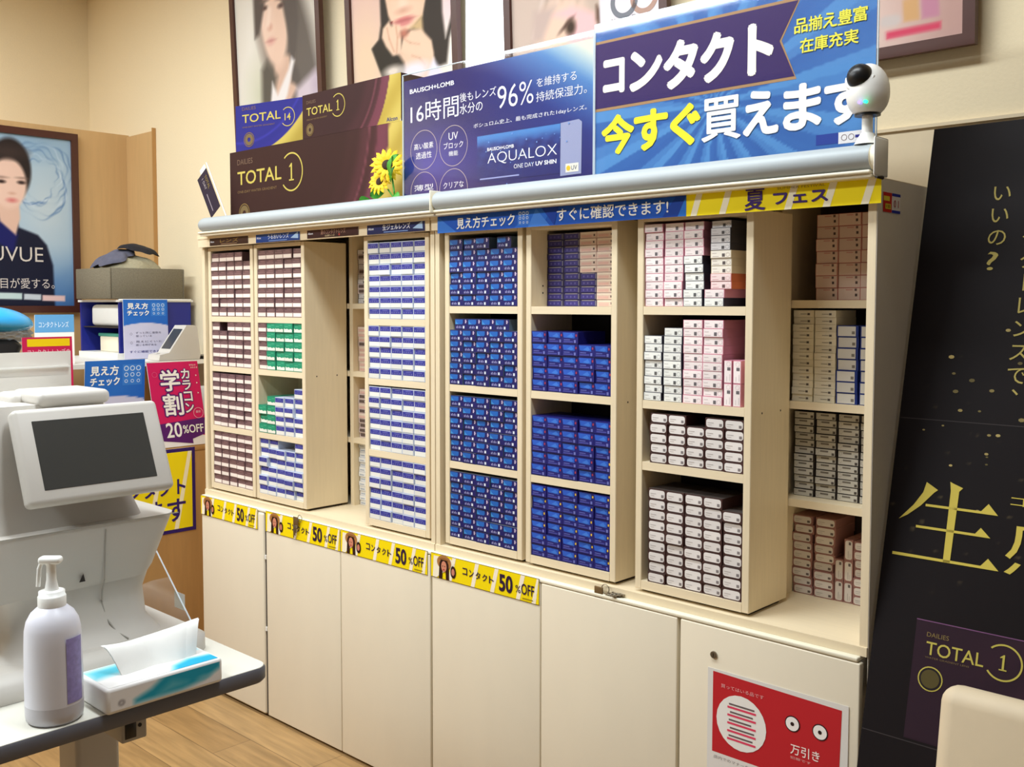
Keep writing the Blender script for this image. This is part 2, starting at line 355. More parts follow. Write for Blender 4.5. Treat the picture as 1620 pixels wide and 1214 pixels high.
# ------------------------------------------------------------------ sliding shelf units
ORD = ['zeroth', 'first', 'second', 'third', 'fourth', 'fifth', 'sixth', 'seventh', 'eighth', 'ninth', 'tenth', 'eleventh', 'twelfth', 'thirteenth', 'fourteenth', 'fifteenth']
def slider(xi0, xi1, shelves, lab, dark_back=False):
    x0, x1 = xi0-.0195, xi1+.0195; ya, yb = .03, .216
    t = thing('sliding_shelf_unit', ((x0+x1)/2, .12, .806), lab, 'shelf', None)
    for k, (a, c) in enumerate(((x0, xi0), (xi1, x1))):
        b = MB(); b.rbox(a, c, ya, yb, .812, 1.764, 'wood', .0015, 1, smooth=False)
        for yy in (ya+.05, ya+.14):      # shelf pin holes
            for z in ((1.285,) if k else (1.575, 1.595)):
                xx = x1+.0002 if k else xi0+.0002
                b.add([(xx, yy+.0028*math.cos(q*PI/4), z+.0028*math.sin(q*PI/4)) for q in range(8)], [list(range(8))], 'dark')
        b.build('side_panel', t)
    b = MB(); b.box(xi0, xi1, ya, yb, .812, .8345, 'woodh'); b.build('bottom_board', t)
    b = MB(); b.box(xi0, xi1, ya, yb, 1.75, 1.764, 'woodh'); b.build('top_board', t)
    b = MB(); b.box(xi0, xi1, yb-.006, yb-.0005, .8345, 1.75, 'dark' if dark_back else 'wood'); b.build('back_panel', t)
    for z in shelves:
        b = MB(); b.box(xi0, xi1, ya+.001, yb-.0065, z-.021, z, 'woodh'); b.build('shelf_board', t)
    b = MB(); b.box(x0+.01, x1-.01, ya+.02, yb-.02, .8036, .8118, 'dark'); b.build('glide_rail', t)
    return t
slider(.045, .322, (1.495, 1.3, 1.064), 'narrow sliding shelf unit, leftmost, filled with brown and white lens boxes')
slider(.369, .646, (1.495, 1.3, 1.064), 'second sliding shelf unit from left, with brown, green and indigo lens boxes')
slider(1.016, 1.293, (1.495, 1.3, 1.064), 'sliding shelf unit filled only with indigo and white lens boxes')
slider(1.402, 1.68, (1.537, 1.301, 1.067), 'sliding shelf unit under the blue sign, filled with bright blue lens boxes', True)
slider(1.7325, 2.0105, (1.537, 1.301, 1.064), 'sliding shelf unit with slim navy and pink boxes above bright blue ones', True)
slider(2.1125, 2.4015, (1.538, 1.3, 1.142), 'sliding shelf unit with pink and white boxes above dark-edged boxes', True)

# ------------------------------------------------------------------ lens boxes: one mesh per kind, one object per box
def boxmesh(name, w, h, d, body, art, side=None, top=None):
    p = Panel((0, 0, 0), *FRONT, m='box'); side = side or body; top = top or body
    p.add([(0, 0, 0), (w, 0, 0), (w, 0, h), (0, 0, h)], [(0, 1, 2, 3)], 'box', body)
    p.add([(0, d, 0), (w, d, 0), (w, d, h), (0, d, h)], [(3, 2, 1, 0)], 'box', body)
    p.add([(w, 0, 0), (w, d, 0), (w, d, h), (w, 0, h)], [(0, 1, 2, 3)], 'box', side)
    p.add([(0, 0, 0), (0, d, 0), (0, d, h), (0, 0, h)], [(3, 2, 1, 0)], 'box', side)
    p.add([(0, 0, h), (w, 0, h), (w, d, h), (0, d, h)], [(0, 1, 2, 3)], 'box', top)
    p.add([(0, 0, 0), (w, 0, 0), (w, d, 0), (0, d, 0)], [(3, 2, 1, 0)], 'box', body)
    R = lambda a, b_, c, e, col, l=1: p.rect(a*w, b_*h, c*w, e*h, col, l)
    art(p, R, w, h); return p.mesh(name)
def art_brown(p, R, w, h):
    R(.03, .04, .97, .5, C(190, 160, 155)); R(.05, .09, .93, .44, C(250, 238, 228), 2); R(.02, .5, .98, .96, C(104, 76, 80))
    for i in range(5): R(.1+.16*i, .6, .2+.16*i, .72, C(150, 118, 116), 2)
    R(.3, .8, .8, .9, C(138, 104, 104), 2)
def art_green(p, R, w, h):
    R(.03, .04, .97, .98, C(28, 150, 112)); p.poly([(.05*w, .08*h), (.95*w, .08*h), (.95*w, .36*h), (.8*w, .42*h), (.6*w, .34*h), (.4*w, .44*h), (.2*w, .38*h), (.05*w, .48*h)], C(240, 240, 226), 2)
    R(.12, .62, .5, .7, C(80, 180, 140), 2); R(.55, .74, .85, .84, C(70, 175, 135), 2)
def art_indigo(p, R, w, h):
    R(.02, .02, .98, .98, C(214, 220, 232)); R(.05, .06, .95, .46, C(236, 236, 228), 2); R(.04, .47, .96, .93, C(52, 58, 152), 2)
    for i in range(4): R(.12+.2*i, .56, .24+.2*i, .66, C(104, 106, 176), 3)
    R(.3, .74, .75, .84, C(96, 100, 176), 3)
def art_blue(p, R, w, h):
    p.poly([(.04*w, .5*h), (.56*w, .5*h), (.62*w, .62*h), (.62*w, .93*h), (.04*w, .93*h)], C(30, 100, 186), 1)
    p.poly([(.04*w, .5*h), (.3*w, .5*h), (.12*w, .72*h), (.04*w, .9*h)], C(66, 146, 212), 2)
    R(.8, .6, .88, .92, C(206, 190, 214), 2); R(.86, .72, .93, .82, C(180, 150, 190), 2)
    for i, q in enumerate((.12, .19, .3, .37, .46)): R(q, .14, q+.05, .3+.06*(i % 2), C(150, 150, 200), 2)
    R(.62, .12, .75, .36, C(216, 222, 236), 2); R(0, 0, 1, .04, C(30, 34, 60), 1)
def art_blue2(dot):
    def f(p, R, w, h):
        p.poly([(.1*w, .52*h), (.8*w, .46*h), (.8*w, .92*h), (.04*w, .94*h)], C(40, 92, 196), 1)
        p.poly([(.3*w, .6*h), (.6*w, .5*h), (.74*w, .6*h), (.6*w, .86*h)], C(62, 122, 216), 2)
        R(.86, .62, .94, .8, dot, 2); R(.1, .12, .7, .24, C(70, 74, 160), 2); R(.12, .3, .5, .38, C(90, 96, 176), 2); R(.76, .1, .88, .34, C(110, 116, 190), 2)
        R(0, 0, 1, .04, C(14, 16, 60), 1)
    return f
def art_navy(p, R, w, h):
    R(.08, .12, .9, .8, C(62, 54, 128)); R(.12, .84, .88, .97, C(150, 142, 150), 1); R(.93, .1, .97, .9, C(150, 146, 160), 1)
    for i in range(3): R(.2+.24*i, .3, .28+.24*i, .6, C(100, 94, 160), 2)
def art_pinkslim(p, R, w, h):
    R(.02, .04, .98, .96, C(228, 202, 186)); R(.04, .68, .96, .94, C(238, 222, 204), 2); R(.1, .14, .7, .5, C(226, 182, 170), 2); R(.82, .3, .9, .62, C(90, 70, 66), 3)
def lab_art(face, ringc, mark, txt, ring=True, edge=.03):
    def f(p, R, w, h):
        R(edge, edge*1.8, 1-edge, 1-edge*1.2, face); R(.1, .2, .4, .26, txt, 2); R(.08, .6, .3, .66, txt, 2)
        if ring: R(.56, .16, .7, .58, mark, 2); p.ring(.84*w, .42*h, .1*w, .014*w, ringc, 2, ry=.26*h, n=14)
        else: R(.74, .2, .9, .52, mark, 2); R(.3, .34, .5, .4, txt, 2)
    return f
def art_label(face, mark, body_lbl=.05, rings=False):
    def f(p, R, w, h):
        r = .006; x0, x1, y0, y1 = .05*w, .94*w, .1*h, .9*h; pts = []
        r = min(r, (y1-y0)*.3)
        for cx, cy, a0 in ((x1-r, y1-r, 0), (x0+r, y1-r, 90), (x0+r, y0+r, 180), (x1-r, y0+r, 270)):
            for k in range(4): a = math.radians(a0+30*k); pts.append((cx+r*math.cos(a), cy+r*math.sin(a)))
        p.poly(pts, face, 1); R(.74, .24, .88, .5, mark, 2); R(.12, .5, .45, .56, C(190, 182, 178), 2); R(.12, .3, .34, .35, C(200, 192, 188), 2)
        if rings: R(.3, .56, .7, .76, C(120, 116, 110), 2); p.ring(.16*w, .62*h, .07*w, .012*w, C(120, 116, 110), 2, ry=.24*h, n=12)
    return f
GR = C(120, 118, 118)
KIND = {
 'brown': ('brown_lens_box', 'brown and white lens box', boxmesh('brown_lens_box', .0545, .0345, .12, C(92, 68, 70), art_brown)),
 'green': ('green_lens_box', 'green and white lens box', boxmesh('green_lens_box', .0545, .0343, .12, C(36, 130, 100), art_green)),
 'indigo': ('indigo_lens_box', 'indigo and white lens box', boxmesh('indigo_lens_box', .0545, .0343, .12, C(196, 206, 226), art_indigo)),
 'indigo_l': ('indigo_lens_box', 'indigo and white lens box', None),
 'blue': ('bright_blue_lens_box', 'bright blue lens box', boxmesh('bright_blue_lens_box', .0548, .0328, .12, C(22, 26, 100), art_blue, side=C(90, 110, 130), top=C(120, 130, 140))),
 'blued': ('royal_blue_lens_box', 'royal blue lens box with red mark', boxmesh('royal_blue_lens_box', .0548, .033, .12, C(26, 28, 112), art_blue2(C(170, 58, 84)))),
 'bluey': ('royal_blue_lens_box', 'royal blue lens box with yellow mark', boxmesh('royal_blue_lens_box_y', .0548, .033, .12, C(26, 28, 112), art_blue2(C(230, 190, 60)))),
 'navy': ('slim_navy_lens_box', 'slim navy lens box', boxmesh('slim_navy_lens_box', .0575, .0178, .1, C(40, 34, 84), art_navy, side=C(150, 146, 160))),
 'pinks': ('slim_pink_lens_box', 'slim pale pink lens box', boxmesh('slim_pink_lens_box', .0575, .0178, .1, C(236, 206, 196), art_pinkslim)),
 'pink': ('pink_white_lens_box', 'white lens box with pink edges', boxmesh('pink_white_lens_box', .0545, .0203, .12, C(226, 150, 168), lab_art(C(252, 240, 238), C(220, 190, 196), C(110, 104, 108), C(214, 200, 200)), side=C(206, 140, 162), top=C(214, 150, 168))),
 'grey': ('grey_edged_lens_box', 'white lens box with grey edges', boxmesh('grey_edged_lens_box', .0535, .0203, .12, C(104, 104, 112), lab_art(C(246, 246, 240), C(180, 180, 180), C(96, 96, 96), C(206, 204, 200)), side=C(48, 46, 64), top=C(90, 90, 98))),
 'dark': ('brown_edged_lens_box', 'dark brown box with white label', boxmesh('brown_edged_lens_box', .0525, .0252, .12, C(70, 42, 40), art_label(C(236, 230, 226), C(136, 128, 128)), top=C(66, 58, 54))),
 'darkt': ('brown_edged_lens_box', 'dark brown box with white label', boxmesh('brown_edged_lens_box_tall', .0525, .0266, .12, C(70, 44, 42), art_label(C(232, 226, 222), C(136, 128, 128)), top=C(72, 64, 60))),
 'beige': ('beige_lens_box', 'beige and cream lens box', boxmesh('beige_lens_box', .056, .0182, .12, C(214, 196, 164), lab_art(C(244, 236, 222), C(190, 170, 160), C(96, 86, 84), C(200, 186, 180)))),
 'orange': ('orange_sided_lens_box', 'pink lens box with orange side', boxmesh('orange_sided_lens_box', .056, .0182, .12, C(240, 170, 176), lab_art(C(250, 226, 224), C(230, 190, 190), C(110, 84, 84), C(226, 170, 176)), side=C(206, 110, 70))),
 'thin': ('thin_white_lens_box', 'thin white lens box', boxmesh('thin_white_lens_box', .054, .0175, .12, C(70, 66, 70), lab_art(C(226, 222, 222), C(150, 150, 150), C(84, 80, 80), C(190, 184, 186)))),
 'rosy': ('rose_lens_box', 'rosy beige lens box', boxmesh('rose_lens_box', .0555, .0292, .11, C(206, 128, 118), lambda p, R, w, h: (R(.02, .03, .97, .97, C(222, 196, 180)), R(.76, .3, .86, .52, C(84, 66, 60), 2), R(.74, .74, .84, .94, C(110, 84, 78), 2), R(.35, .8, .65, .88, C(210, 150, 140), 2)), side=C(200, 160, 140))),
 'cream': ('cream_lens_box', 'cream lens box with dotted print', boxmesh('cream_lens_box', .0535, .0169, .11, C(232, 222, 196), lambda p, R, w, h: (R(.02, .03, .84, .97, C(228, 220, 200)), R(.34, .42, .66, .5, C(130, 120, 108), 2), R(.68, .3, .8, .6, C(90, 82, 76), 2)))),
 'navyedge': ('blue_edged_lens_box', 'white lens box with blue edges', boxmesh('blue_edged_lens_box', .0525, .0266, .11, C(28, 50, 128), lambda p, R, w, h: (R(.05, .06, .88, .93, C(220, 216, 208)), R(.7, .24, .84, .5, C(130, 124, 116), 2)))),
 'blackedge': ('black_edged_lens_box', 'grey lens box with black edges', boxmesh('black_edged_lens_box', .0555, .0174, .11, C(38, 32, 30), lambda p, R, w, h: (R(.03, .06, .93, .94, C(204, 200, 190)), R(.24, .54, .62, .78, C(122, 116, 108), 2), R(.78, .14, .9, .5, C(84, 78, 72), 2), p.ring(.13*w, .56*h, .06*w, .01*w, C(140, 134, 126), 2, ry=.3*h, n=10)))),
 'mauve': ('mauve_edged_lens_box', 'white lens box with mauve edges', boxmesh('mauve_edged_lens_box', .0525, .0222, .11, C(168, 120, 114), art_label(C(234, 226, 220), C(112, 100, 98)))),
 'palecream': ('slim_white_lens_box', 'slim white lens box', boxmesh('slim_white_lens_box', .054, .0175, .11, C(226, 226, 228), lambda p, R, w, h: (R(.02, .1, .98, .92, C(242, 242, 240)), R(.1, .3, .55, .5, C(170, 180, 196), 2), R(.76, .3, .88, .6, C(90, 90, 96), 2)))),
 'greypink': ('pink_banded_lens_box', 'pale lens box with dark band', boxmesh('pink_banded_lens_box', .054, .0175, .11, C(206, 176, 170), lambda p, R, w, h: (R(.02, .04, .98, .96, C(222, 204, 198)), R(.1, .2, .8, .84, C(100, 84, 80), 2), R(.68, .34, .82, .7, C(236, 226, 220), 3)))),
}
KIND['indigo_l'] = KIND['indigo']
NB = 0
def put(kind, x, y, z, label, group, rot=0):
    global NB
    nm, _, me = KIND[kind]; o = bpy.data.objects.new(nm, me); COL.objects.link(o); o.location = (x, y, z)
    if rot: o.rotation_euler = (0, -PI/2, 0)   # stood on its end
    tag(o, label, 'box', group); NB += 1; return o
def kh(kind): return max(v.co.z for v in KIND[kind][2].vertices)
def kw(kind): return max(v.co.x for v in KIND[kind][2].vertices)
def stack(kinds, x, y, z, where, col, group, pitch=None, jx=.00015, jy=.003):
    """kinds: bottom to top"""
    for r, k in enumerate(kinds):
        p = pitch or kh(k)+.0002
        put(k, x+random.uniform(-jx, jx), y+random.uniform(-jy, jy), z+.0003+ (r*p if pitch else 0), f'{KIND[k][1]}, {ORD[r+1]} from bottom, {ORD[col]} stack, {where}', group)
        if not pitch: z += p
def grid(kind, x0, x1, y, z, counts, where, group, pitch=None, **kw_):
    n = len(counts); pw = (x1-x0)/n
    for i, c in enumerate(counts):
        ks = c if isinstance(c, list) else [kind]*c
        stack(ks, x0+i*pw+.0004, y, z, where, i+1, group, pitch, **kw_)
YB = .034
U = ['leftmost unit', 'second unit', 'third unit', 'fourth unit', 'fifth unit', 'sixth unit']
b5 = lambda *a: list(a)
cb = ['top cubby', 'second cubby', 'third cubby', 'bottom cubby']
def W_(i, j): return f'{cb[j]}, {U[i]}'
g = 'brown lens boxes of the leftmost unit'
grid('brown', .045, .322, YB, 1.495, [7, 7, 7, 7, 6], W_(0, 0), g, .0352)
grid('brown', .045, .322, YB, 1.30, [5, 4, 5, 5, 5], W_(0, 1), g)
grid('brown', .045, .322, YB, 1.064, [6]*5, W_(0, 2), g)
grid('brown', .045, .322, YB, .8345, [6]*5, W_(0, 3), g)
grid('brown', .369, .646, YB, 1.495, [7]*5, W_(1, 0), 'brown lens boxes of the second unit', .0352)
grid('green', .369, .646, YB, 1.30, [['brown']*5, 5, 5, 5, 5], W_(1, 1), 'green lens boxes in the second cubby', .0347)
grid('green', .369, .646, YB, 1.064, [['green']*3, ['green']*4, ['indigo']*4, ['indigo']*4, ['indigo']*5], W_(1, 2), 'green and indigo lens boxes', .0347, jy=.006)
grid('indigo', .369, .646, YB, .8345, [6, 6, 5, 5, 6], W_(1, 3), 'indigo lens boxes of the second unit', .0346, jy=.008)
g = 'indigo lens boxes of the third unit'
grid('indigo', 1.016, 1.293, YB, 1.495, [7]*5, W_(2, 0), g, .0354)
grid('indigo', 1.016, 1.293, YB, 1.30, [5]*5, W_(2, 1), g, .0347)
grid('indigo', 1.016, 1.293, YB, 1.064, [6]*5, W_(2, 2), g, .0350)
grid('indigo', 1.016, 1.293, YB, .8345, [6]*5, W_(2, 3), g, .0346)
g = 'bright blue lens boxes of the fourth unit'
grid('blue', 1.402, 1.68, YB, 1.537, [6, 6, 6, 5, 5], W_(3, 0), g, .0334)
put('blue', 1.594, YB+.004, 1.537+5*.0334+.0004, 'bright blue lens box set alone on top, astride fourth and fifth stacks', g)
grid('blue', 1.402, 1.68, YB, 1.301, [5]*5, W_(3, 1), g)
for i in range(4): put('blue', 1.42+.056*i, YB+.003, 1.301+5*.033+.0006, f'bright blue lens box, {ORD[i+1]} of four on offset top row, second cubby, fourth unit', g)
grid('blue', 1.402, 1.68, YB, 1.067, [6]*5, W_(3, 2), g, .0335)
grid('blue', 1.402, 1.68, YB, .8345, [6]*5, W_(3, 3), g, .0338)
g = 'royal blue lens boxes of the fifth unit'
grid('blued', 1.7325, 2.0105, YB, 1.301, [5, 5, 5, 4, 4], W_(4, 1), g, .0336)
grid('blued', 1.7325, 2.0105, YB, 1.064, [5, 5, 5, 5, ['bluey', 'bluey', 'blued', 'blued', 'blued']], W_(4, 2), g, .0337)
grid('bluey', 1.7325, 2.0105, YB, .8345, [6]*5, W_(4, 3), g, .0338)
g = 'slim navy and pink boxes'
grid('navy', 1.7335, 1.9695, .098, 1.537, [11, 11, ['navy']*5+['pinks']*6, ['pinks']*11], W_(4, 0), g, .01855, jy=.0015)
# sixth unit
g = 'pink and white lens boxes'
w6 = W_(5, 0)
stack(['pink']*10, 2.1145, YB, 1.538, w6, 1, g); stack(['pink']*10, 2.1725, YB, 1.538, w6, 2, g)
stack(['grey']*6+['pink']*4, 2.2315, YB, 1.538, w6, 3, g, jx=.002)
stack(['grey', 'pink'], 2.2885, YB, 1.538, w6, 4, g)
stack(['orange']*2+['beige']*3+['thin']*4, 2.3045, YB+.001, 1.538+2*.0205+.0004, w6, 5, 'mixed slim lens boxes')
w6 = W_(5, 1)
stack(['grey']*8, 2.115, YB, 1.3, w6, 1, 'grey edged lens boxes', jx=.002); stack(['grey']*9, 2.173, YB, 1.3, w6, 2, 'grey edged lens boxes')
stack(['pink']*10, 2.2305, YB, 1.3, w6, 3, g); stack(['pink']*10, 2.2865, YB, 1.3, w6, 4, g)
for i in range(2):
    for j in range(2): put('pink', 2.3655+.0245*i, YB, 1.3004+.0552*j, f"pink-edged lens box stood on end, {('left', 'right')[i]} of pair, {('lower', 'upper')[j]} row, second cubby", g, rot=1)
w6 = W_(5, 2)
grid('dark', 2.134, 2.4005, YB, 1.142, [5, 5, 4, 5, 5], w6, 'brown edged lens boxes')
for i in range(2): pass
grid('darkt', 2.13, 2.4005, YB, .8345, [9, 9, 9, 9, 8], W_(5, 3), 'brown edged lens boxes')
# fixed rear shelves, right end
R_ = 'right rear shelf'
grid('rosy', 2.4105, 2.693, .25, 1.553, [0, 7, 7, 7, 7], 'top level, '+R_, 'rosy lens boxes', .0296)
stack(['cream']*13, 2.419, .232, 1.305, 'second level, '+R_, 1, 'cream lens boxes', .0172); stack(['cream']*13, 2.476, .232, 1.305, 'second level, '+R_, 2, 'cream lens boxes', .0172)
stack(['navyedge']*7, 2.533, .232, 1.305, 'second level, '+R_, 3, 'blue edged lens boxes'); stack(['navyedge']*7, 2.59, .232, 1.305, 'second level, '+R_, 4, 'blue edged lens boxes')
grid('blackedge', 2.405, 2.69, .275, 1.062, [12]*5, 'third level, '+R_, 'black edged lens boxes', .0178)
stack(['mauve']*9, 2.392, .305, .8035, 'bottom level, '+R_, 1, 'mauve edged lens boxes', jx=.003); stack(['mauve']*9, 2.449, .305, .8035, 'bottom level, '+R_, 2, 'mauve edged lens boxes', jx=.003)
for i, n in ((0, 2), (1, 3)):
    for j in range(n): put('mauve', 2.5265+.0238*i, .305, .8038+.0532*j, f"mauve-edged box stood on end, {('left', 'right')[i]} of pair, {ORD[j+1]} from bottom, rear shelf", 'mauve edged lens boxes', rot=1)
stack(['mauve']*7, 2.553, .305, .8035, 'bottom level, '+R_, 4, 'mauve edged lens boxes')
# rear shelf seen between the second and third sliding units
g = 'boxes on the narrow rear shelf'
nar = 'narrow rear shelf'
grid('palecream', .697, .752, .245, .8035, [13], 'bottom level, '+nar, g)
grid('greypink', .697, .752, .245, 1.054, [['greypink', 'greypink', 'greypink', 'greypink', 'pinks', 'greypink', 'pinks', 'greypink', 'greypink', 'pinks']], 'third level, '+nar, g)
grid('pinks', .697, .752, .245, 1.298, [['pinks', 'pinks', 'pinks', 'pinks', 'pinks', 'greypink', 'pinks', 'pinks', 'pinks']], 'second level, '+nar, g)
grid('thin', .697, .752, .245, 1.545, [['thin', 'thin', 'greypink', 'greypink', 'thin', 'thin', 'greypink', 'thin', 'thin', 'greypink', 'thin']], 'top level, '+nar, g)
# ------------------------------------------------------------------ roller blinds along the cabinet top
def roller(x0, x1, lab, left_round, bracket):
    t = thing('roller_blind', ((x0+x1)/2, -.03, 1.813), lab, 'roller blind')
    b = MB(); n = 28; cy, cz, ry, rz = -.018, 1.8465, .031, .0285; secs = []
    ends = [(0, 1), (1, 1)]
    for xx, k in ([(x0, .5), (x0+.006, .82), (x0+.018, .97), (x0+.035, 1)] if left_round else [(x0, .96), (x0+.004, 1)])+[(x1-.004, 1), (x1, .96)]:
        secs.append([(xx, cy+ry*k*math.cos(2*PI*i/n), cz+rz*k*math.sin(2*PI*i/n)) for i in range(n)])
    vs = [p for s_ in secs for p in s_]
    b.add(vs, [(j*n+i, j*n+(i+1) % n, (j+1)*n+(i+1) % n, (j+1)*n+i) for j in range(len(secs)-1) for i in range(n)], 'alu', smooth=True)
    b.add(secs[0], [list(range(n))[::-1]], 'cream'); b.add(secs[-1], [list(range(n))], 'cream'); b.build('casing_tube', t)
    b = MB(); b.rbox(x0-.004, x1, -.04, .0, 1.8125, 1.8205, 'cream', .003, 2); b.rbox(x0-.002, x1, -.032, -.002, 1.8045, 1.8125, 'cream', .002, 2); b.build('bottom_bar', t)
    if bracket:
        b = MB(); b.cyl((x1, -.018, 1.8465), (x1+.012, -.018, 1.8465), .027, 'cream', 24); b.rbox(x1+.012, x1+.017, -.052, .012, 1.806, 1.885, 'white', .004, 2); b.cyl((x1+.01, -.03, 1.806), (x1+.015, -.01, 1.804), .004, 'dark', 8); b.build('end_bracket', t)
    else:
        b = MB(); b.rbox(x1-.001, x1+.004, -.05, .012, 1.812, 1.878, 'cream', .002, 2); b.build('end_bracket', t)
    return t
roller(.075, 1.402, 'grey roller blind casing above the four left lens shelves', True, False)
roller(1.410, 2.722, 'grey roller blind casing above the blue and yellow header signs', False, True)

# header strips: left module
def strip_sign(name, x0, x1, z0, z1, y, lab, cat, fn, group=None, th=.0015):
    p = Panel((0, y, 0), *FRONT); p.slab(x0, z0, x1, z1, th, 'print', C(230, 226, 214)); fn(p)
    return tag(p.build(name), lab, cat, group)
def cn(name_txt, bgc, tc, deco):
    def f(p, x0, x1, z0, z1):
        p.grad(x0, z0, x1, z1, bgc, tuple(min(1, c*1.25) for c in bgc)); h = z1-z0; w = x1-x0
        p.text('Alcon', x0+.02*w, z0+.4*h, x0+.12*w, z0+.62*h, C(220, 220, 226), 2, .03)
        p.text(name_txt, x0+.28*w, z0+.32*h, x0+.76*w, z1-.16*h, tc, 2, .01); deco(p, x0, x1, z0, z1)
    return f
def d0(p, x0, x1, z0, z1): p.rect(x0+.3*(x1-x0), z0+.1*(z1-z0), x0+.72*(x1-x0), z0+.2*(z1-z0), C(150, 120, 90), 2)
def d1(p, x0, x1, z0, z1):
    p.rect(x0+.3*(x1-x0), z0+.1*(z1-z0), x0+.72*(x1-x0), z0+.18*(z1-z0), C(130, 160, 220), 2); w = x1-x0
    p.poly([(x0+.8*w, z0+.3*(z1-z0)), (x0+.96*w, z0+.9*(z1-z0)), (x0+.97*w, z0+.2*(z1-z0))], C(170, 200, 235), 2)
def d2(p, x0, x1, z0, z1):
    w = x1-x0; h = z1-z0; p.text('生感覚レンズ', x0+.36*w, z0+.08*h, x0+.55*w, z0+.28*h, C(210, 190, 150), 2, .01); p.disc(x0+.64*w, z0+.22*h, .004, C(180, 60, 60), 2)
strips = [(.092, .36, 1.768, 1.797, 'レンズ', C(58, 38, 32), C(150, 120, 60), d0, 'brown header label with gold lettering above the leftmost shelf unit'),
 (.412, .684, 1.766, 1.799, 'うるおいレンズ', C(32, 62, 128), C(226, 232, 244), d1, 'blue header label with white lettering above the second shelf unit'),
 (.727, 1.007, 1.768, 1.8, '夏のコンタクトレンズ', C(58, 34, 34), C(170, 130, 110), d2, 'brown header label with red dot above the open gap between shelf units'),
 (1.052, 1.327, 1.766, 1.8, '生ジェルレンズ', C(34, 40, 84), C(240, 240, 246), d1, 'navy header label reading raw gel lens above the indigo box unit')]
for x0, x1, z0, z1, t_, bgc, tc, dc, lab in strips:
    strip_sign('header_label', x0, x1, z0, z1, .0005, lab, 'sign', lambda p: cn(t_, bgc, tc, dc)(p, x0, x1, z0, z1), 'header labels over the left cabinet')
# right module
YV = -.003
def blue_val(p):
    x0, x1, z0, z1 = 1.388, 2.259, 1.7545, 1.8035
    p.rect(x0, z0, x1, z1, C(24, 84, 186))
    for pts, c in ((((1.388, z0), (1.47, z0), (1.388, z1)), C(56, 120, 214)), (((1.70, z0), (1.80, z0), (1.84, z1), (1.76, z1)), C(36, 104, 206)), (((1.75, z0), (1.83, z0), (1.78, z1)), C(66, 128, 220)), (((1.80, z1), (1.845, z0), (1.86, z1)), C(16, 60, 160)),
                   (((2.19, z0), (2.23, z1), (2.259, z1), (2.259, z0)), C(20, 62, 158)), (((2.235, z0), (2.259, z0), (2.259, z1)), C(40, 116, 214))): ly = getattr(p, 'ly', 2); p.ly = ly+.3; p.poly(list(pts), c, ly)
    p.fat('見え方チェック', 1.471, 1.763, 1.701, 1.795, WHITE, 4, .022); p.rect(1.713, 1.7605, 1.757, 1.8, C(60, 120, 214), 3); p.icons(1.715, 1.762, 1.755, 1.799, C(214, 228, 246), 4)
    p.fat('すぐに確認できます!', 1.855, 1.764, 2.208, 1.798, WHITE, 4, .014)
strip_sign('header_sign', 1.388, 2.259, 1.7545, 1.8035, YV, 'long blue header sign about checking how you see, beside the yellow one', 'sign', blue_val)
def yel_val(p):
    x0, x1, z0, z1 = 2.259, 2.732, 1.7535, 1.8105
    p.rect(x0, z0, x1, z1, C(255, 232, 16))
    for a in (.012, .09, .24, .345, .43): 
        if a == .24: a = .255
        p.poly([(x0+a, z0), (x0+a+.017, z0), (x0+a+.035, z1), (x0+a+.018, z1)], C(250, 242, 214), 2)
    p.fat('夏', 2.417, 1.757, 2.467, 1.8055, C(64, 38, 110), 4, .018); p.fat('フェス', 2.49, 1.7665, 2.616, 1.790, C(64, 38, 110), 4, .05, shear=-.1)
    p.text('SUMMER FESTIVAL', 2.497, 1.7985, 2.61, 1.8035, C(150, 130, 60), 4, 0)
strip_sign('header_sign', 2.259, 2.732, 1.7535, 1.8105, YV-.0006, 'yellow header sign with purple summer festival lettering, white diagonal stripes', 'sign', yel_val)

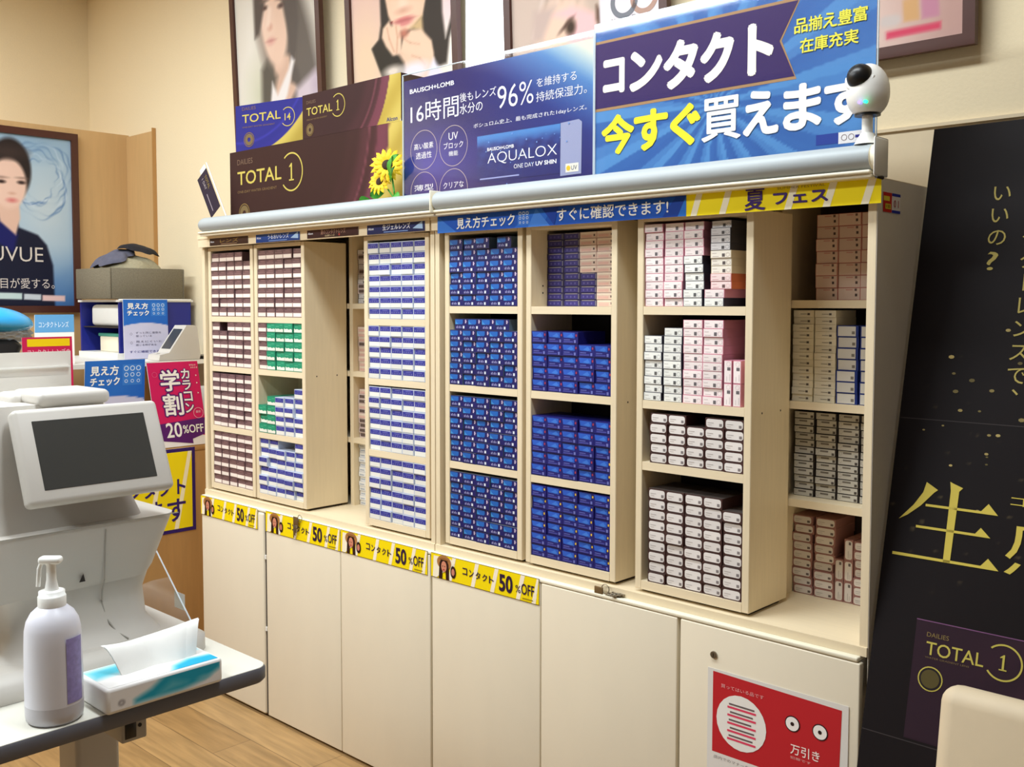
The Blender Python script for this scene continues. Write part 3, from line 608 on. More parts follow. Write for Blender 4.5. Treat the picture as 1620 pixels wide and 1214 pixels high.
# yellow 50% OFF strips on doors
def fifty(x0, x1, z0, z1, y, lab, flap=0):
    def f(p):
        w = x1-x0; h = z1-z0; p.rect(x0, z0, x1, z1, C(90, 70, 30), 1); p.rect(x0+.001, z0+.0015, x1-.001, z1-.0015, C(250, 222, 14), 2)
        for q in (.2, .42, .60, .83, .965):
            a = x0+q*w; e = min(.06*w, x1-.001-a-.012) 
            p.poly([(a-.012, z0+.0015), (a+.003, z0+.0015), (a+.022 if a+.022 < x1 else x1-.001, z1-.0015), (a+.007, z1-.0015)], C(252, 240, 216), 3)
        fx, fz, r = x0+.135*w, z0+.56*h, .31*h
        p.poly([(x0+.02*w, z0+.002), (x0+.06*w, z0+.002), (x0+.24*w, z0+.75*h), (x0+.2*w, z0+.9*h), (x0+.03*w, z0+.9*h)], C(250, 240, 214), 4)
        p.disc(fx, fz+.14*h, r*1.35, C(176, 122, 70), 5, ry=r*.95)           # straw hat
        p.poly([(fx-r*.85, fz+.1*h), (fx-r*1.0, z0+.03*h), (fx-r*.35, z0+.03*h), (fx-r*.3, fz-.2*h), (fx+r*.3, fz-.2*h), (fx+r*.35, z0+.03*h), (fx+r*.95, z0+.03*h), (fx+r*.85, fz+.1*h), (fx+r*.5, fz+.28*h), (fx-r*.5, fz+.28*h)], C(52, 28, 24), 6)             # hair
        p.disc(fx, fz-.02*h, r*.5, C(214, 140, 112), 7, ry=r*.72)           # face
        p.disc(fx, fz+.24*h, r*.9, C(150, 98, 54), 8, ry=r*.3, a0=0, a1=PI)
        p.disc(fx-r*.2, fz, r*.07, C(40, 20, 20), 9); p.disc(fx+r*.2, fz, r*.07, C(40, 20, 20), 9); p.rect(fx-r*.15, fz-.16*h, fx+r*.15, fz-.12*h, C(180, 60, 60), 9)
        gx = x0+.225*w; p.disc(gx, z0+.4*h, r*.5, C(46, 26, 22), 6, ry=r*.8); p.disc(gx, z0+.4*h, r*.3, C(204, 130, 108), 7, ry=r*.45)
        for i, ch in enumerate('コンタクト'):
            zz = z0+(.54-.015*i)*h; p.text(ch, x0+(.315+.062*i)*w, zz-.13*h, x0+(.36+.062*i)*w, zz+.16*h, C(54, 34, 60), 5, .02)
        p.text('50', x0+.655*w, z0+.16*h, x0+.775*w, z0+.84*h, C(50, 30, 60), 5, .03); p.text('%', x0+.8*w, z0+.28*h, x0+.845*w, z0+.56*h, C(50, 30, 60), 5, .0)
        p.text('OFF', x0+.85*w, z0+.26*h, x0+.96*w, z0+.68*h, C(50, 30, 60), 5, .01)
        p.rect(x0+.86*w, z0+.1*h, x0+.95*w, z0+.14*h, C(160, 140, 30), 5)
    strip_sign('discount_strip', x0, x1, z0, z1, y, lab, 'sign', f, 'yellow discount strips on the cabinet doors', th=.001)
fifty(.006, .4085, .706, .783, -.0063, 'yellow 50% OFF strip on the first, narrow-gapped cabinet door')
fifty(.455, .899, .706, .783, -.0013, 'yellow 50% OFF strip behind the hanging keys')
fifty(.902, 1.336, .707, .783, -.0013, 'yellow 50% OFF strip on the third cabinet door, without keys')
fifty(1.352, 1.793, .708, .783, -.0013, 'yellow 50% OFF strip on the fourth cabinet door, lifting at its corner')

# keys
def keys(org, lab, hang):
    t = thing('key_bunch', org, lab, 'keys'); x, y, z = org
    b = MB(); n = 16; b.tube([(x+.012*math.cos(2*PI*i/n), y, z+.012+.012*math.sin(2*PI*i/n)) for i in range(n+1)], .0012, 'steel', 6); b.build('ring', t)
    b = MB(); b.rbox(x-.032, x-.004, y-.007, y-.003, z-.014, z+.016, 'brass', .0015, 2); b.build('tag', t)
    for i in range(3):
        b = MB(); dx = .008*i
        if hang: b.rbox(x-.036+.009*i, x-.030+.009*i, y-.004-.0015*i, y-.0025-.0015*i, z-.062+.01*i, z-.014, 'steel', .0005, 1)
        else: b.rbox(x+.002+dx, x+.03+dx, y-.009+.006*i, y-.003+.006*i, z+.0006+.002*i, z+.003+.002*i, 'steel', .0004, 1)
        if not hang: b.cyl((x+.034+dx, y-.006+.006*i, z+.0006+.002*i), (x+.034+dx, y-.006+.006*i, z+.003+.002*i), .008, 'steel', 14)
        b.build('key', t)
keys((.675, -.006, .775), 'bunch of keys with brown tag hanging over a yellow strip', True)
keys((2.015, .008, .785), 'bunch of keys with brown tag lying on the ledge under blue boxes', False)

# red notice on the last door
p = Panel((0, -.0022, 0), *FRONT); p.slab(2.333, .39, 2.684, .672, .0008, 'print', C(226, 222, 216))
p.poly([(2.347, .474), (2.664, .474), (2.669, .659), (2.3475, .666)], C(192, 42, 48))
p.rect(2.347, .41, 2.664, .474, C(192, 42, 48), 1); p.rect(2.34, .395, 2.55, .47, C(228, 222, 216), 2) 
p.text('買ってはいる品です', 2.37, .632, 2.482, .641, C(240, 170, 170), 3, .0)
p.disc(2.424, .558, .0655, C(240, 236, 230), 3, ry=.066)
for i in range(5):
    p.rect(2.388, .588-.019*i, 2.463, .593-.019*i, C(226, 70, 100), 4); p.rect(2.392+.003*(i % 2), .5965-.019*i, 2.459-.004*(i % 3), .6005-.019*i, C(110, 96, 96), 4)
for ex in (2.554, 2.620): p.disc(ex, .5965, .0185, C(50, 30, 32), 3); p.disc(ex, .5965, .016, C(246, 240, 236), 4); p.disc(ex, .5965, .0045, C(50, 34, 34), 5)
p.text('万引き', 2.55, .527, 2.62, .551, C(250, 232, 226), 3, .01); p.text('犯罪です', 2.55, .516, 2.60, .522, C(240, 180, 176), 3, 0); p.text('見ています', 2.51, .43, 2.65, .46, C(60, 30, 30), 3, .02)
p.text('店内でのマナーをお守りください', 2.352, .455, 2.53, .463, C(150, 140, 140), 3, 0)
tag(p.build('warning_notice'), 'red shoplifting notice with white disc and two staring eyes, on the locked door', 'notice')

# ------------------------------------------------------------------ things standing on the cabinet
def one(p, x, z, r, g, l):
    p.poly([(x-.05*r, z-.4*r), (x+.07*r, z-.4*r), (x+.07*r, z+.45*r), (x+.0*r, z+.45*r), (x-.18*r, z+.3*r), (x-.18*r, z+.24*r), (x-.05*r, z+.28*r)], g, l); p.rect(x-.2*r, z-.45*r, x+.22*r, z-.38*r, g, l)
def total_box(name, x0, x1, z0, z1, y, d, bgc, mid, label, num, ccx, ccz, r0, r1, r2, tx, ty, ring, alcon=None, sealp=None):
    p = Panel((0, y, 0), *FRONT, m='printg')
    p.add([(x0, y, z0), (x1, y, z0), (x1, y+d, z0), (x0, y+d, z0), (x0, y, z1), (x1, y, z1), (x1, y+d, z1), (x0, y+d, z1)], [(3, 2, 6, 7), (0, 3, 7, 4), (1, 5, 6, 2)[::-1], (4, 5, 6, 7), (0, 1, 2, 3)[::-1]], 'printg', bgc)
    def fn(c):
        c.fill(bgc); rr = np.hypot(c.X-ccx, c.Y-ccz); bands = np.sin((rr-r0)*70)*.5+.5
        c.mix(np.clip((rr-r0*.7)/(r1-r0*.7), 0, 1)**1.3*.95*(.35+.65*bands), mid); c.mix(np.clip(1-abs(rr-r0*.93)/.008, 0, 1)*.5, tuple(min(1, k*1.35) for k in mid)); c.mix(np.clip((rr-r0)/.004, 0, 1)*.75, mid)
        c.mix(np.clip((rr-r1)/.003, 0, 1), C(176, 152, 66)); c.mix(np.clip((rr-r1)/.003, 0, 1)*np.clip(.5+.5*np.sin((c.X-c.Y)*34), 0, 1)*.45, C(226, 208, 120)); c.mix(np.clip((rr-r2)/.003, 0, 1), C(240, 234, 222))
    p.paint(x0, z0, x1, z1, 90, 50, fn, 0)
    g = C(196, 178, 88)
    p.text('TOTAL', tx[0], ty[0], tx[1], ty[1], g, 2, .008); rx, rz, rr = ring
    p.ring(rx, rz, rr, rr*.08, g, 2, a0=-PI*.78, a1=PI*.72); (p.text(num, rx-rr*.42, rz-rr*.36, rx+rr*.42, rz+rr*.36, g, 3, .01) if len(num) > 1 else one(p, rx, rz, rr, g, 3))
    h = ty[1]-ty[0]; p.text('DAILIES', tx[0], ty[1]+h*.5, tx[0]+(tx[1]-tx[0])*.36, ty[1]+h*.9, C(120, 96, 80), 2, 0); p.text('ONE-DAY WATER GRADIENT', tx[0], ty[0]-h*.6, tx[1]-.03, ty[0]-h*.42, C(130, 104, 70), 2, 0)
    if alcon: p.text('Alcon', alcon[0], alcon[1], alcon[0]+.055, alcon[1]+.014, C(70, 70, 120), 2, .01)
    if sealp: p.ring(sealp[0], sealp[1], sealp[2], sealp[2]*.1, C(130, 104, 60), 2); p.ring(sealp[0], sealp[1], sealp[2]*.8, sealp[2]*.5, tuple(c*.75+.08 for c in C(130, 104, 60)), 2)
    return tag(p.build(name), label, 'display box')
MAU = C(112, 60, 72)
total_box('lens_display_box', .083, 1.118, 1.813, 2.136, .1, .12, C(58, 36, 33), MAU, 'huge dark brown dummy lens box at the bottom of the display pile', '1', .39, 2.19, .60, .66, .80, (.137, .433), (2.005, 2.057), (.497, 2.027, .071), sealp=(.182, 1.895, .038))
total_box('lens_display_box', .129, .567, 2.1365, 2.312, .1, .1, C(44, 44, 124), C(50, 46, 130), 'small indigo dummy lens box, upper left of the display pile', '14', .17, 2.52, .38, .40, .515, (.165, .366), (2.243, 2.275), (.402, 2.247, .036), alcon=(.48, 2.146), sealp=(.20, 2.178, .028))
t14b = [o for o in COL.objects if o.name.startswith('lens_display_box')][-1]; t14b.data.transform(Matrix.Translation((-.129, -.1, 0))); t14b.location = (.129, .1, 0); t14b.rotation_euler = (0, 0, math.radians(12))
total_box('lens_display_box', .5685, 1.106, 2.1365, 2.291, .1, .1, C(58, 36, 36), MAU, 'medium dark brown dummy lens box, upper right of the display pile', '1', .67, 2.36, .345, .385, .485, (.594, .744), (2.215, 2.243), (.776, 2.231, .04), alcon=(1.034, 2.141), sealp=(.613, 2.165, .022))

def acrylic_sheet(p, x0, y0, x1, y1, d=.004):
    """clear holder sheet in front of the paper with bright cut edges"""
    e = .0018
    p.slab(x0, y0, x1, y1, .0015, 'acry', back=-d)
    p.slab(x0, y0, x0+e, y1, .0045, 'acryedge', back=-d-.0001); p.slab(x1-e, y0, x1, y1, .0045, 'acryedge', back=-d-.0001); p.slab(x0+e, y1-e, x1-e, y1, .0045, 'acryedge', back=-d-.0001)
# navy sign
t = thing('display_sign', (1.55, .05, 1.8125), 'navy and blue sign in a clear holder, with circles and 96% lettering', 'sign')
p = Panel((0, .05, 0), *FRONT); x0, z0, x1, z1 = 1.179, 1.8135, 1.932, 2.242
def fn(c):
    c.fill(C(34, 30, 98)); h = (c.Y-z0)/(z1-z0); w = (c.X-x0)/(x1-x0)
    c.mix(np.clip(1.1-np.hypot((w-.16)*1.3, (h-.38)*1.6)*2.2, 0, 1)*.8, C(58, 52, 160)); c.mix(np.clip((w-.35)*1.2, 0, 1)*np.clip(h, 0, 1), C(46, 92, 174))
    c.mix(np.clip((w+h-1.42)*2.2, 0, 1), C(96, 156, 206)); c.mix(np.clip((w*1.1+h-1.82)*4, 0, 1), C(240, 226, 196)); c.mix(np.clip((.5-h)*1.6, 0, 1)*np.clip(w*2-.6, 0, 1)*.5, C(26, 26, 92))
    c.mix(np.clip((.12-w)*6, 0, 1)*np.clip(1-abs(h-.3)*4, 0, 1)*.7, C(20, 70, 84))
p.slab(x0, z0, x1, z1, .002, 'print', C(200, 200, 210)); p.paint(x0, z0, x1, z1, 100, 60, fn, 1)
wt = C(236, 236, 244); T2 = lambda s_, b_, **k: p.text(s_, *b_, wt, 3, **k)
def zB(*q): return p.pb(*[(620+a/3.468, c/3.468) for a, c in q])
T2('BAUSCH+LOMB', (1.207, 2.199, 1.406, 2.213), bold=.02); T2('16時間', (1.21, 2.104, 1.425, 2.168), bold=.0)
T2('後もレンズ', (1.43, 2.143, 1.58, 2.17), bold=.0); T2('水分の', (1.43, 2.107, 1.525, 2.138), bold=.0); T2('96%', (1.585, 2.103, 1.723, 2.167), bold=-.005)
T2('を維持する', (1.735, 2.143, 1.877, 2.168), bold=-.003); T2('持続保湿力。', (1.733, 2.103, 1.912, 2.13), bold=-.003); T2('ボシュロム史上、最も完成された1dayレンズ。', (1.488, 2.058, 1.912, 2.073), bold=0)
for cx_, cz_, a_, b_, c_ in ((1.27, 2.02, '高い酸素', '透過性', ''), (1.402, 2.019, 'UV', 'ブロック', '機能'), (1.27, 1.892, '薄型', 'レンズ', ''), (1.402, 1.89, 'クリアな', '視界', '')):
    p.ring(cx_, cz_, .061, .0016, C(190, 176, 170), 3, n=48)
    if c_: p.text(a_, cx_-.02, cz_+.018, cx_+.02, cz_+.04, wt, 3, 0); p.text(b_, cx_-.042, cz_-.008, cx_+.042, cz_+.012, wt, 3, 0); p.text(c_, cx_-.02, cz_-.03, cx_+.02, cz_-.015, wt, 3, 0)
    else: p.text(a_, cx_-.044, cz_+.003, cx_+.044, cz_+.022, wt, 3, 0); p.text(b_, cx_-.036, cz_-.026, cx_+.036, cz_-.006, wt, 3, 0)
# printed pack picture
def fn2(c):
    c.fill(C(30, 34, 104)); h = (c.Y-1.9)/.135; w = (c.X-1.5)/.32
    c.mix(np.clip((h-.72)*5, 0, 1), C(74, 132, 196)); c.mix(np.clip(.5+.5*np.sin(w*31+h*9)*np.sin(w*13-h*21), 0, 1)*np.clip(h*1.2, 0, 1)*.5, C(70, 120, 190))
p.paint(1.503, 1.9, 1.821, 2.034, 40, 20, fn2, 3)
p.poly([(1.821, 1.892), (1.894, 1.893), (1.896, 2.03), (1.885, 2.038), (1.822, 2.035)], C(150, 156, 190), 3); p.rect(1.84, 1.9, 1.885, 1.923, C(236, 232, 214), 4); p.text('UV', 1.86, 1.905, 1.88, 1.917, C(60, 60, 110), 5, 0); p.disc(1.85, 1.911, .007, C(226, 190, 50), 5)
p.text('BAUSCH+LOMB', 1.545, 1.987, 1.65, 1.997, wt, 5, .02); p.text('AQUALOX', 1.546, 1.946, 1.81, 1.981, wt, 5, -.012); p.text('ONE DAY', 1.65, 1.928, 1.726, 1.94, wt, 5, -.005); p.text('UV SHIN', 1.732, 1.928, 1.808, 1.94, wt, 5, .03)
p.rect(1.515, 1.9065, 1.67, 1.9105, C(150, 156, 206), 5)
for k in range(26):
    random.seed(k); a, b_ = random.uniform(1.5, 1.88), random.uniform(1.86, 2.04); p.disc(a, b_, random.uniform(.001, .003), C(110, 150, 214), 6, n=6)
random.seed(11)
p.build('printed_poster', t)
q = Panel((0, .05, 0), *FRONT); acrylic_sheet(q, 1.174, 1.8135, 1.937, 2.262); q.rect; o = q.build('clear_holder', t)
# kontakt sign
t = thing('display_sign', (2.32, .05, 1.8125), 'bright blue sign with white and yellow Japanese lettering on a purple ribbon', 'sign')
p = Panel((0, .05, 0), *FRONT); x0, z0, x1, z1 = 1.941, 1.8135, 2.692, 2.27
def fn(c):
    c.fill(C(54, 100, 168)); a = np.arctan2(c.Y-2.02, c.X-2.3); k = np.sin(a*17)
    c.mix(np.clip(.5+k*9, 0, 1), C(82, 138, 196)); c.mix(np.clip(.5+np.sin(a*17+1.7)*9, 0, 1)*.3, C(46, 88, 158)); c.mix(np.clip((c.X-2.45)*1.5, 0, .3), C(80, 134, 200))
p.slab(x0, z0, x1, z1, .002, 'print', C(200, 210, 224)); p.paint(x0, z0, x1, z1, 150, 92, fn, 1)
gold = C(168, 132, 94); p.poly([(1.941, 2.229), (2.52, 2.2295), (2.473, 2.14), (2.511, 2.049), (1.941, 2.048)], gold, 2); p.poly([(1.941, 2.222), (2.513, 2.2225), (2.468, 2.14), (2.506, 2.056), (1.941, 2.0555)], C(54, 36, 94), 3)
cr = C(250, 244, 230)
for ch, (a, e) in zip('コンタクト', ((1.967, 2.035), (2.052, 2.15), (2.156, 2.252), (2.262, 2.35), (2.39, 2.452))):
    lo, hi = (2.09, 2.176) if ch == 'コ' else (2.086, 2.182) if ch == 'ン' else (2.076, 2.188); p.fat(ch, a+.004, lo+.003, e-.004, hi-.003, cr, 5, .062)
yl = C(246, 232, 50)
for ch, a, e in (('今', 1.962, 2.066), ('す', 2.066, 2.168), ('ぐ', 2.176, 2.262)): p.fat(ch, a+.004, 1.935, e-.003, 2.03, yl, 5, .045)
p.fat('買', 2.268, 1.935, 2.371, 2.034, WHITE, 5, .02)
for ch, a, e in (('え', 2.378, 2.468), ('ま', 2.48, 2.572), ('す', 2.578, 2.682)): p.fat(ch, a+.004, 1.938, e-.003, 2.033, WHITE, 5, .045)
for ch, a in zip('品揃え豊富', (2.505, 2.539, 2.573, 2.607, 2.641)): p.fat(ch, a, 2.149, a+.031, 2.18, C(232, 226, 80), 5, .022)
for ch, a in zip('在庫充実', (2.519, 2.553, 2.587, 2.622)): p.fat(ch, a, 2.104, a+.031, 2.135, C(232, 226, 80), 5, .022)
p.rect(2.56, 1.895, 2.612, 1.918, C(44, 66, 150), 2); p.rect(2.612, 1.893, 2.666, 1.918, C(236, 232, 232), 2)
for cx_ in (2.625, 2.641): p.ring(cx_, 1.906, .0068, .0012, C(130, 110, 110), 3, n=14)
p.rect(2.65, 1.903, 2.66, 1.909, C(50, 50, 140), 3)
p.build('printed_poster', t)
q = Panel((0, .05, 0), *FRONT); acrylic_sheet(q, 1.9395, 1.8135, 2.6975, 2.275); q.build('clear_holder', t)

# little tilted card on a stick at the left end
t = thing('mini_price_card', (.17, .05, 1.8125), 'small dark card tilted on a thin white stick, left end of cabinet top', 'card')
b = MB(); b.tube([(.185, .045, 1.813), (.0, .045, 2.102)], .0028, 'white', 8); b.build('stick', t)
p = Panel((.0, .04, 2.1), (.54, .0, -.845), (.845, 0, .54)); p.slab(.02, -.085, .205, -.006, .001, 'print', C(48, 40, 56)); p.rect(.02, -.085, .205, -.006, C(48, 40, 56), 1)
p.text('TOTAL', .04, -.035, .1, -.02, C(150, 130, 60), 2, 0); p.text('1 DAY', .04, -.058, .09, -.045, C(180, 170, 170), 2, 0); p.rect(.11, -.06, .19, -.055, C(150, 140, 150), 2); p.rect(.0, -.05, .02, -.006, C(236, 236, 230), 1)
p.build('card', t)

# artificial sunflowers between pile and sign
t = thing('artificial_sunflowers', (1.07, .02, 1.8125), 'two yellow artificial sunflowers with green leaves before the brown dummy box', 'flowers')
def flower(c, r, nrm, k):
    c = Vector(c); nrm = Vector(nrm).normalized(); e1 = nrm.cross(Vector((0, 0, 1))).normalized(); e2 = e1.cross(nrm)
    b = MB()
    for lay, n_, rr in ((0, 15, 1), (1, 13, .82)):
        for i in range(n_):
            a = 2*PI*(i+.4*lay)/n_; d = e1*math.cos(a)+e2*math.sin(a); s_ = e1*-math.sin(a)+e2*math.cos(a)
            pts = []
            for tt, wd, lf in ((.25, .05, .02), (.55, .13, .10), (.85, .1, .12), (1.02, .0, .02)):
                cc = c+d*r*rr*tt+nrm*(r*lf+lay*.003); pts.append((cc-s_*r*wd, cc, cc+s_*r*wd))
            vs = [q_ for tr in pts for q_ in (tr[0], tr[1]+nrm*r*.03, tr[2])]
            b.add(vs, [(3*j+i2, 3*j+i2+1, 3*j+i2+4, 3*j+i2+3) for j in range(3) for i2 in (0, 1)], 'petal', smooth=True)
    o = b.build('flower_head', t)
    b = MB(); bm = bmesh.new(); bmesh.ops.create_uvsphere(bm, u_segments=16, v_segments=8, radius=r*.32)
    for v in bm.verts: v.co = c+e1*v.co.x+e2*v.co.y+nrm*(v.co.z*.4+r*.1)
    b.bm(bm, 'seed'); s_ = b.build('flower_centre', t); w_ = s_.matrix_basis.copy(); s_.parent = o; s_.location = (0, 0, 0)
flower((1.115, .035, 1.985), .058, (.55, -.75, .25), 0); flower((1.085, .03, 1.935), .046, (.2, -.9, .3), 1)
b = MB(); b.tube([(1.132, .05, 1.835), (1.14, .04, 1.9), (1.117, .045, 1.98)], .003, 'leaf', 8); b.tube([(1.14, .04, 1.88), (1.09, .04, 1.93)], .0025, 'leaf', 8); b.build('stem', t)
for (cx_, cy_, cz_), dx, dz, L_ in (((1.135, .03, 1.93), .5, 1, .055), ((1.148, .02, 1.985), .8, .5, .05), ((1.10, .03, 1.9), -.7, -.1, .06), ((1.05, .03, 1.872), -.9, .1, .07), ((1.15, .015, 1.95), .3, 1, .06), ((1.155, .04, 1.9), .3, -.4, .04)):
    b = MB(); d = Vector((dx, -.1, dz)).normalized(); s_ = Vector((-dz, .3, dx)).normalized(); c = Vector((cx_, cy_, cz_)); vs = []
    for k in range(6): tt = k/5; w_ = L_*.28*math.sin(PI*min(1, tt*.95+.05)); q_ = c+d*L_*tt+Vector((0, -.01*math.sin(PI*tt), 0)); vs += [q_-s_*w_, q_+Vector((0, .003, 0)), q_+s_*w_]
    b.add(vs, [(3*j+i2, 3*j+i2+1, 3*j+i2+4, 3*j+i2+3) for j in range(5) for i2 in (0, 1)], 'leaf', smooth=True); b.build('leaf', t)
b = MB(); b.lathe(1.13, .052, [(.0, 1.813), (.022, 1.813), (.026, 1.85), (.024, 1.875), (.02, 1.875), (.02, 1.85), (0, 1.83)], 'white', 20); b.build('pot', t)

# pan-tilt camera on the blind's end
t = thing('security_camera', (2.703, -.012, 1.8755), 'white egg-shaped indoor camera with black lens ball on cabinet corner', 'camera')
cz = 1.985; b = MB(); bm = bmesh.new(); bmesh.ops.create_uvsphere(bm, u_segments=40, v_segments=28, radius=1)
for v in bm.verts:
    z = v.co.z; k = 1+.1*(-z)*(1 if z < 0 else .4); v.co = Vector((v.co.x*.043*k, v.co.y*.043*k, z*.056))
    if z < -.62: v.co.z = max(v.co.z, -.047)
b.bm(bm, 'white', mtx=Matrix.Translation((2.703, -.012, cz))); b.build('housing', t)
ld = Vector((-.05, -.93, .35)).normalized(); lc = Vector((2.703, -.012, cz))+Vector((-.006, -.026, .026))
b = MB(); bm = bmesh.new(); bmesh.ops.create_uvsphere(bm, u_segments=32, v_segments=20, radius=.0265); b.bm(bm, 'black', mtx=Matrix.Translation(lc)); b.build('lens_ball', t)
b = MB(); n = 28   # lip around the lens ball
e1 = ld.cross(Vector((0, 0, 1))).normalized(); e2 = e1.cross(ld); cc = lc-ld*.001
b.tube([cc+e1*.0285*math.cos(a)+e2*.0285*math.sin(a) for a in [PI*1.02+PI*1.0*i/n for i in range(n+1)]], .0042, 'white', 10); b.build('lens_lip', t)
for dx, m_, nm in ((.004, 'ledg', 'green'), (-.008, 'ledb', 'violet')):
    b = MB(); pz = 1.955; px_ = 2.703+dx+.012; 
    b.cyl((px_, -.0545, pz), (px_, -.062, pz), .0036, m_, 14); o = b.build('status_light', t); o['label'] = nm+' glowing status light'
b = MB(); b.cyl((2.703, -.012, 1.934), (2.703, -.012, 1.9385), .026, 'black', 28); b.cyl((2.703, -.012, 1.8965), (2.703, -.012, 1.934), .011, 'white', 20); b.cyl((2.703, -.012, 1.8755), (2.703, -.012, 1.8985), .026, 'white', 28, r2=.013); b.build('stand', t)

# small price sticker on the cabinet's right side
p = Panel((2.7155, 0, 0), *SIDE); p.slab(.045, 1.74, .135, 1.782, .0004, 'print', C(240, 236, 230)); p.rect(.045, 1.74, .09, 1.782, C(206, 50, 40), 1); p.rect(.09, 1.74, .135, 1.782, C(236, 232, 232), 1); p.rect(.09, 1.74, .135, 1.746, C(50, 60, 170), 2); p.rect(.09, 1.776, .135, 1.782, C(50, 60, 170), 2)
p.rect(.047, 1.764, .078, 1.774, C(236, 220, 70), 2); p.rect(.056, 1.747, .084, 1.758, C(236, 220, 70), 2); p.text('100', .06, 1.749, .08, 1.756, C(120, 60, 20), 3, 0); p.text('0 1', .1, 1.752, .125, 1.768, C(190, 70, 70), 3, 0)
tag(p.build('sticker'), 'small red, yellow and blue sticker on the cabinet side near the top', 'sticker')

# ------------------------------------------------------------------ framed posters
def framed(name, x0, x1, z0, z1, lab, fn, nx=110, ny=150, extra=None, tilt=.04):
    t = thing(name, ((x0+x1)/2, .44, z0), lab, 'poster', 'framed portraits high on the wall')
    uy = Vector((0, -math.sin(tilt), math.cos(tilt))); y0 = .415
    p = Panel((0, y0, z0), (1, 0, 0), uy); h = z1-z0; fw = .028
    f = Panel((0, y0, z0), (1, 0, 0), uy)
    for a, b_, c, d in ((x0, 0, x0+fw, h), (x1-fw, 0, x1, h), (x0+fw, 0, x1-fw, fw), (x0+fw, h-fw, x1-fw, h)): f.slab(a, b_, c, d, .022, 'frame', back=-.012)
    f.build('picture_frame', t)
    p.slab(x0+fw, fw, x1-fw, h-fw, .008, 'print', C(220, 214, 206))
    def g_(c):
        c.Y = c.Y+z0; fn(c)
    p.paint(x0+fw, fw, x1-fw, h-fw, nx, ny, g_, 1)
    if extra: extra(p, z0)
    p.build('printed_portrait', t); return t
def A(u, v): # art point on the wall poster plane, from how the poster looks
    q = at(u, v, 'y', .405); return (q.x, q.z)
def AP(*uv): return [A(*q) for q in uv]
HAIR = C(70, 60, 56); SK = C(226, 190, 168)
def por1(c):
    c.fill(C(212, 206, 194)); c.ell(*A(400, 60), .06, .5, C(232, 228, 220), .1); c.ell(*A(412, 150), .07, .1, C(170, 176, 140), .08, al=.6); c.ell(*A(505, 60), .05, .4, C(196, 190, 180), .08)
    c.poly(AP((420, -60), (470, -60), (495, 40), (507, 110), (512, 170), (440, 170), (425, 120), (412, 60), (410, 0)), C(86, 78, 72), .035)      # hair and dark jacket
    c.poly(AP((440, 90), (468, 85), (470, 140), (450, 180), (436, 165), (434, 120)), C(206, 168, 146), .012)       # neck
    c.ell(*A(437, 28), .095, .215, SK, .012, ang=.12); c.ell(*A(424, 40), .045, .1, C(236, 206, 188), .04, al=.7)
    c.poly(AP((413, -40), (424, 8), (414, 56), (407, 62), (407, 0)), HAIR, .012); c.poly(AP((430, -60), (470, -60), (476, 30), (470, 96), (480, 140), (462, 130), (460, 60), (452, 10)), C(74, 66, 62), .012)
    c.ell(*A(424, 14), .02, .009, C(70, 50, 46), .006); c.ell(*A(449, 10), .022, .01, C(70, 50, 46), .006); c.ell(*A(424, 3), .026, .006, C(96, 76, 68), .006); c.ell(*A(450, -2), .028, .006, C(96, 76, 68), .006)
    c.ell(*A(431, 44), .016, .012, C(204, 150, 130), .01); c.poly(AP((429, 12), (434, 14), (430, 44), (425, 43)), C(238, 210, 192), .01); c.ell(*A(432, 66), .024, .013, C(212, 150, 140), .012); c.ell(*A(432, 65), .02, .003, C(176, 116, 110), .006)
    c.poly(AP((425, 97), (440, 122), (430, 170), (415, 170), (416, 112)), C(72, 66, 58), .02)
    c.poly(AP((432, 130), (440, 150), (458, 110), (463, 90), (468, 96), (455, 150), (445, 175), (428, 175)), C(228, 222, 220), .01)
    c.poly(AP((470, 140), (500, 110), (514, 122), (516, 170), (468, 170)), C(202, 186, 196), .02); c.ell(*A(500, 135), .03, .05, C(170, 150, 170), .02, al=.5); c.mix(np.full(c.X.shape, .14), C(222, 212, 200))
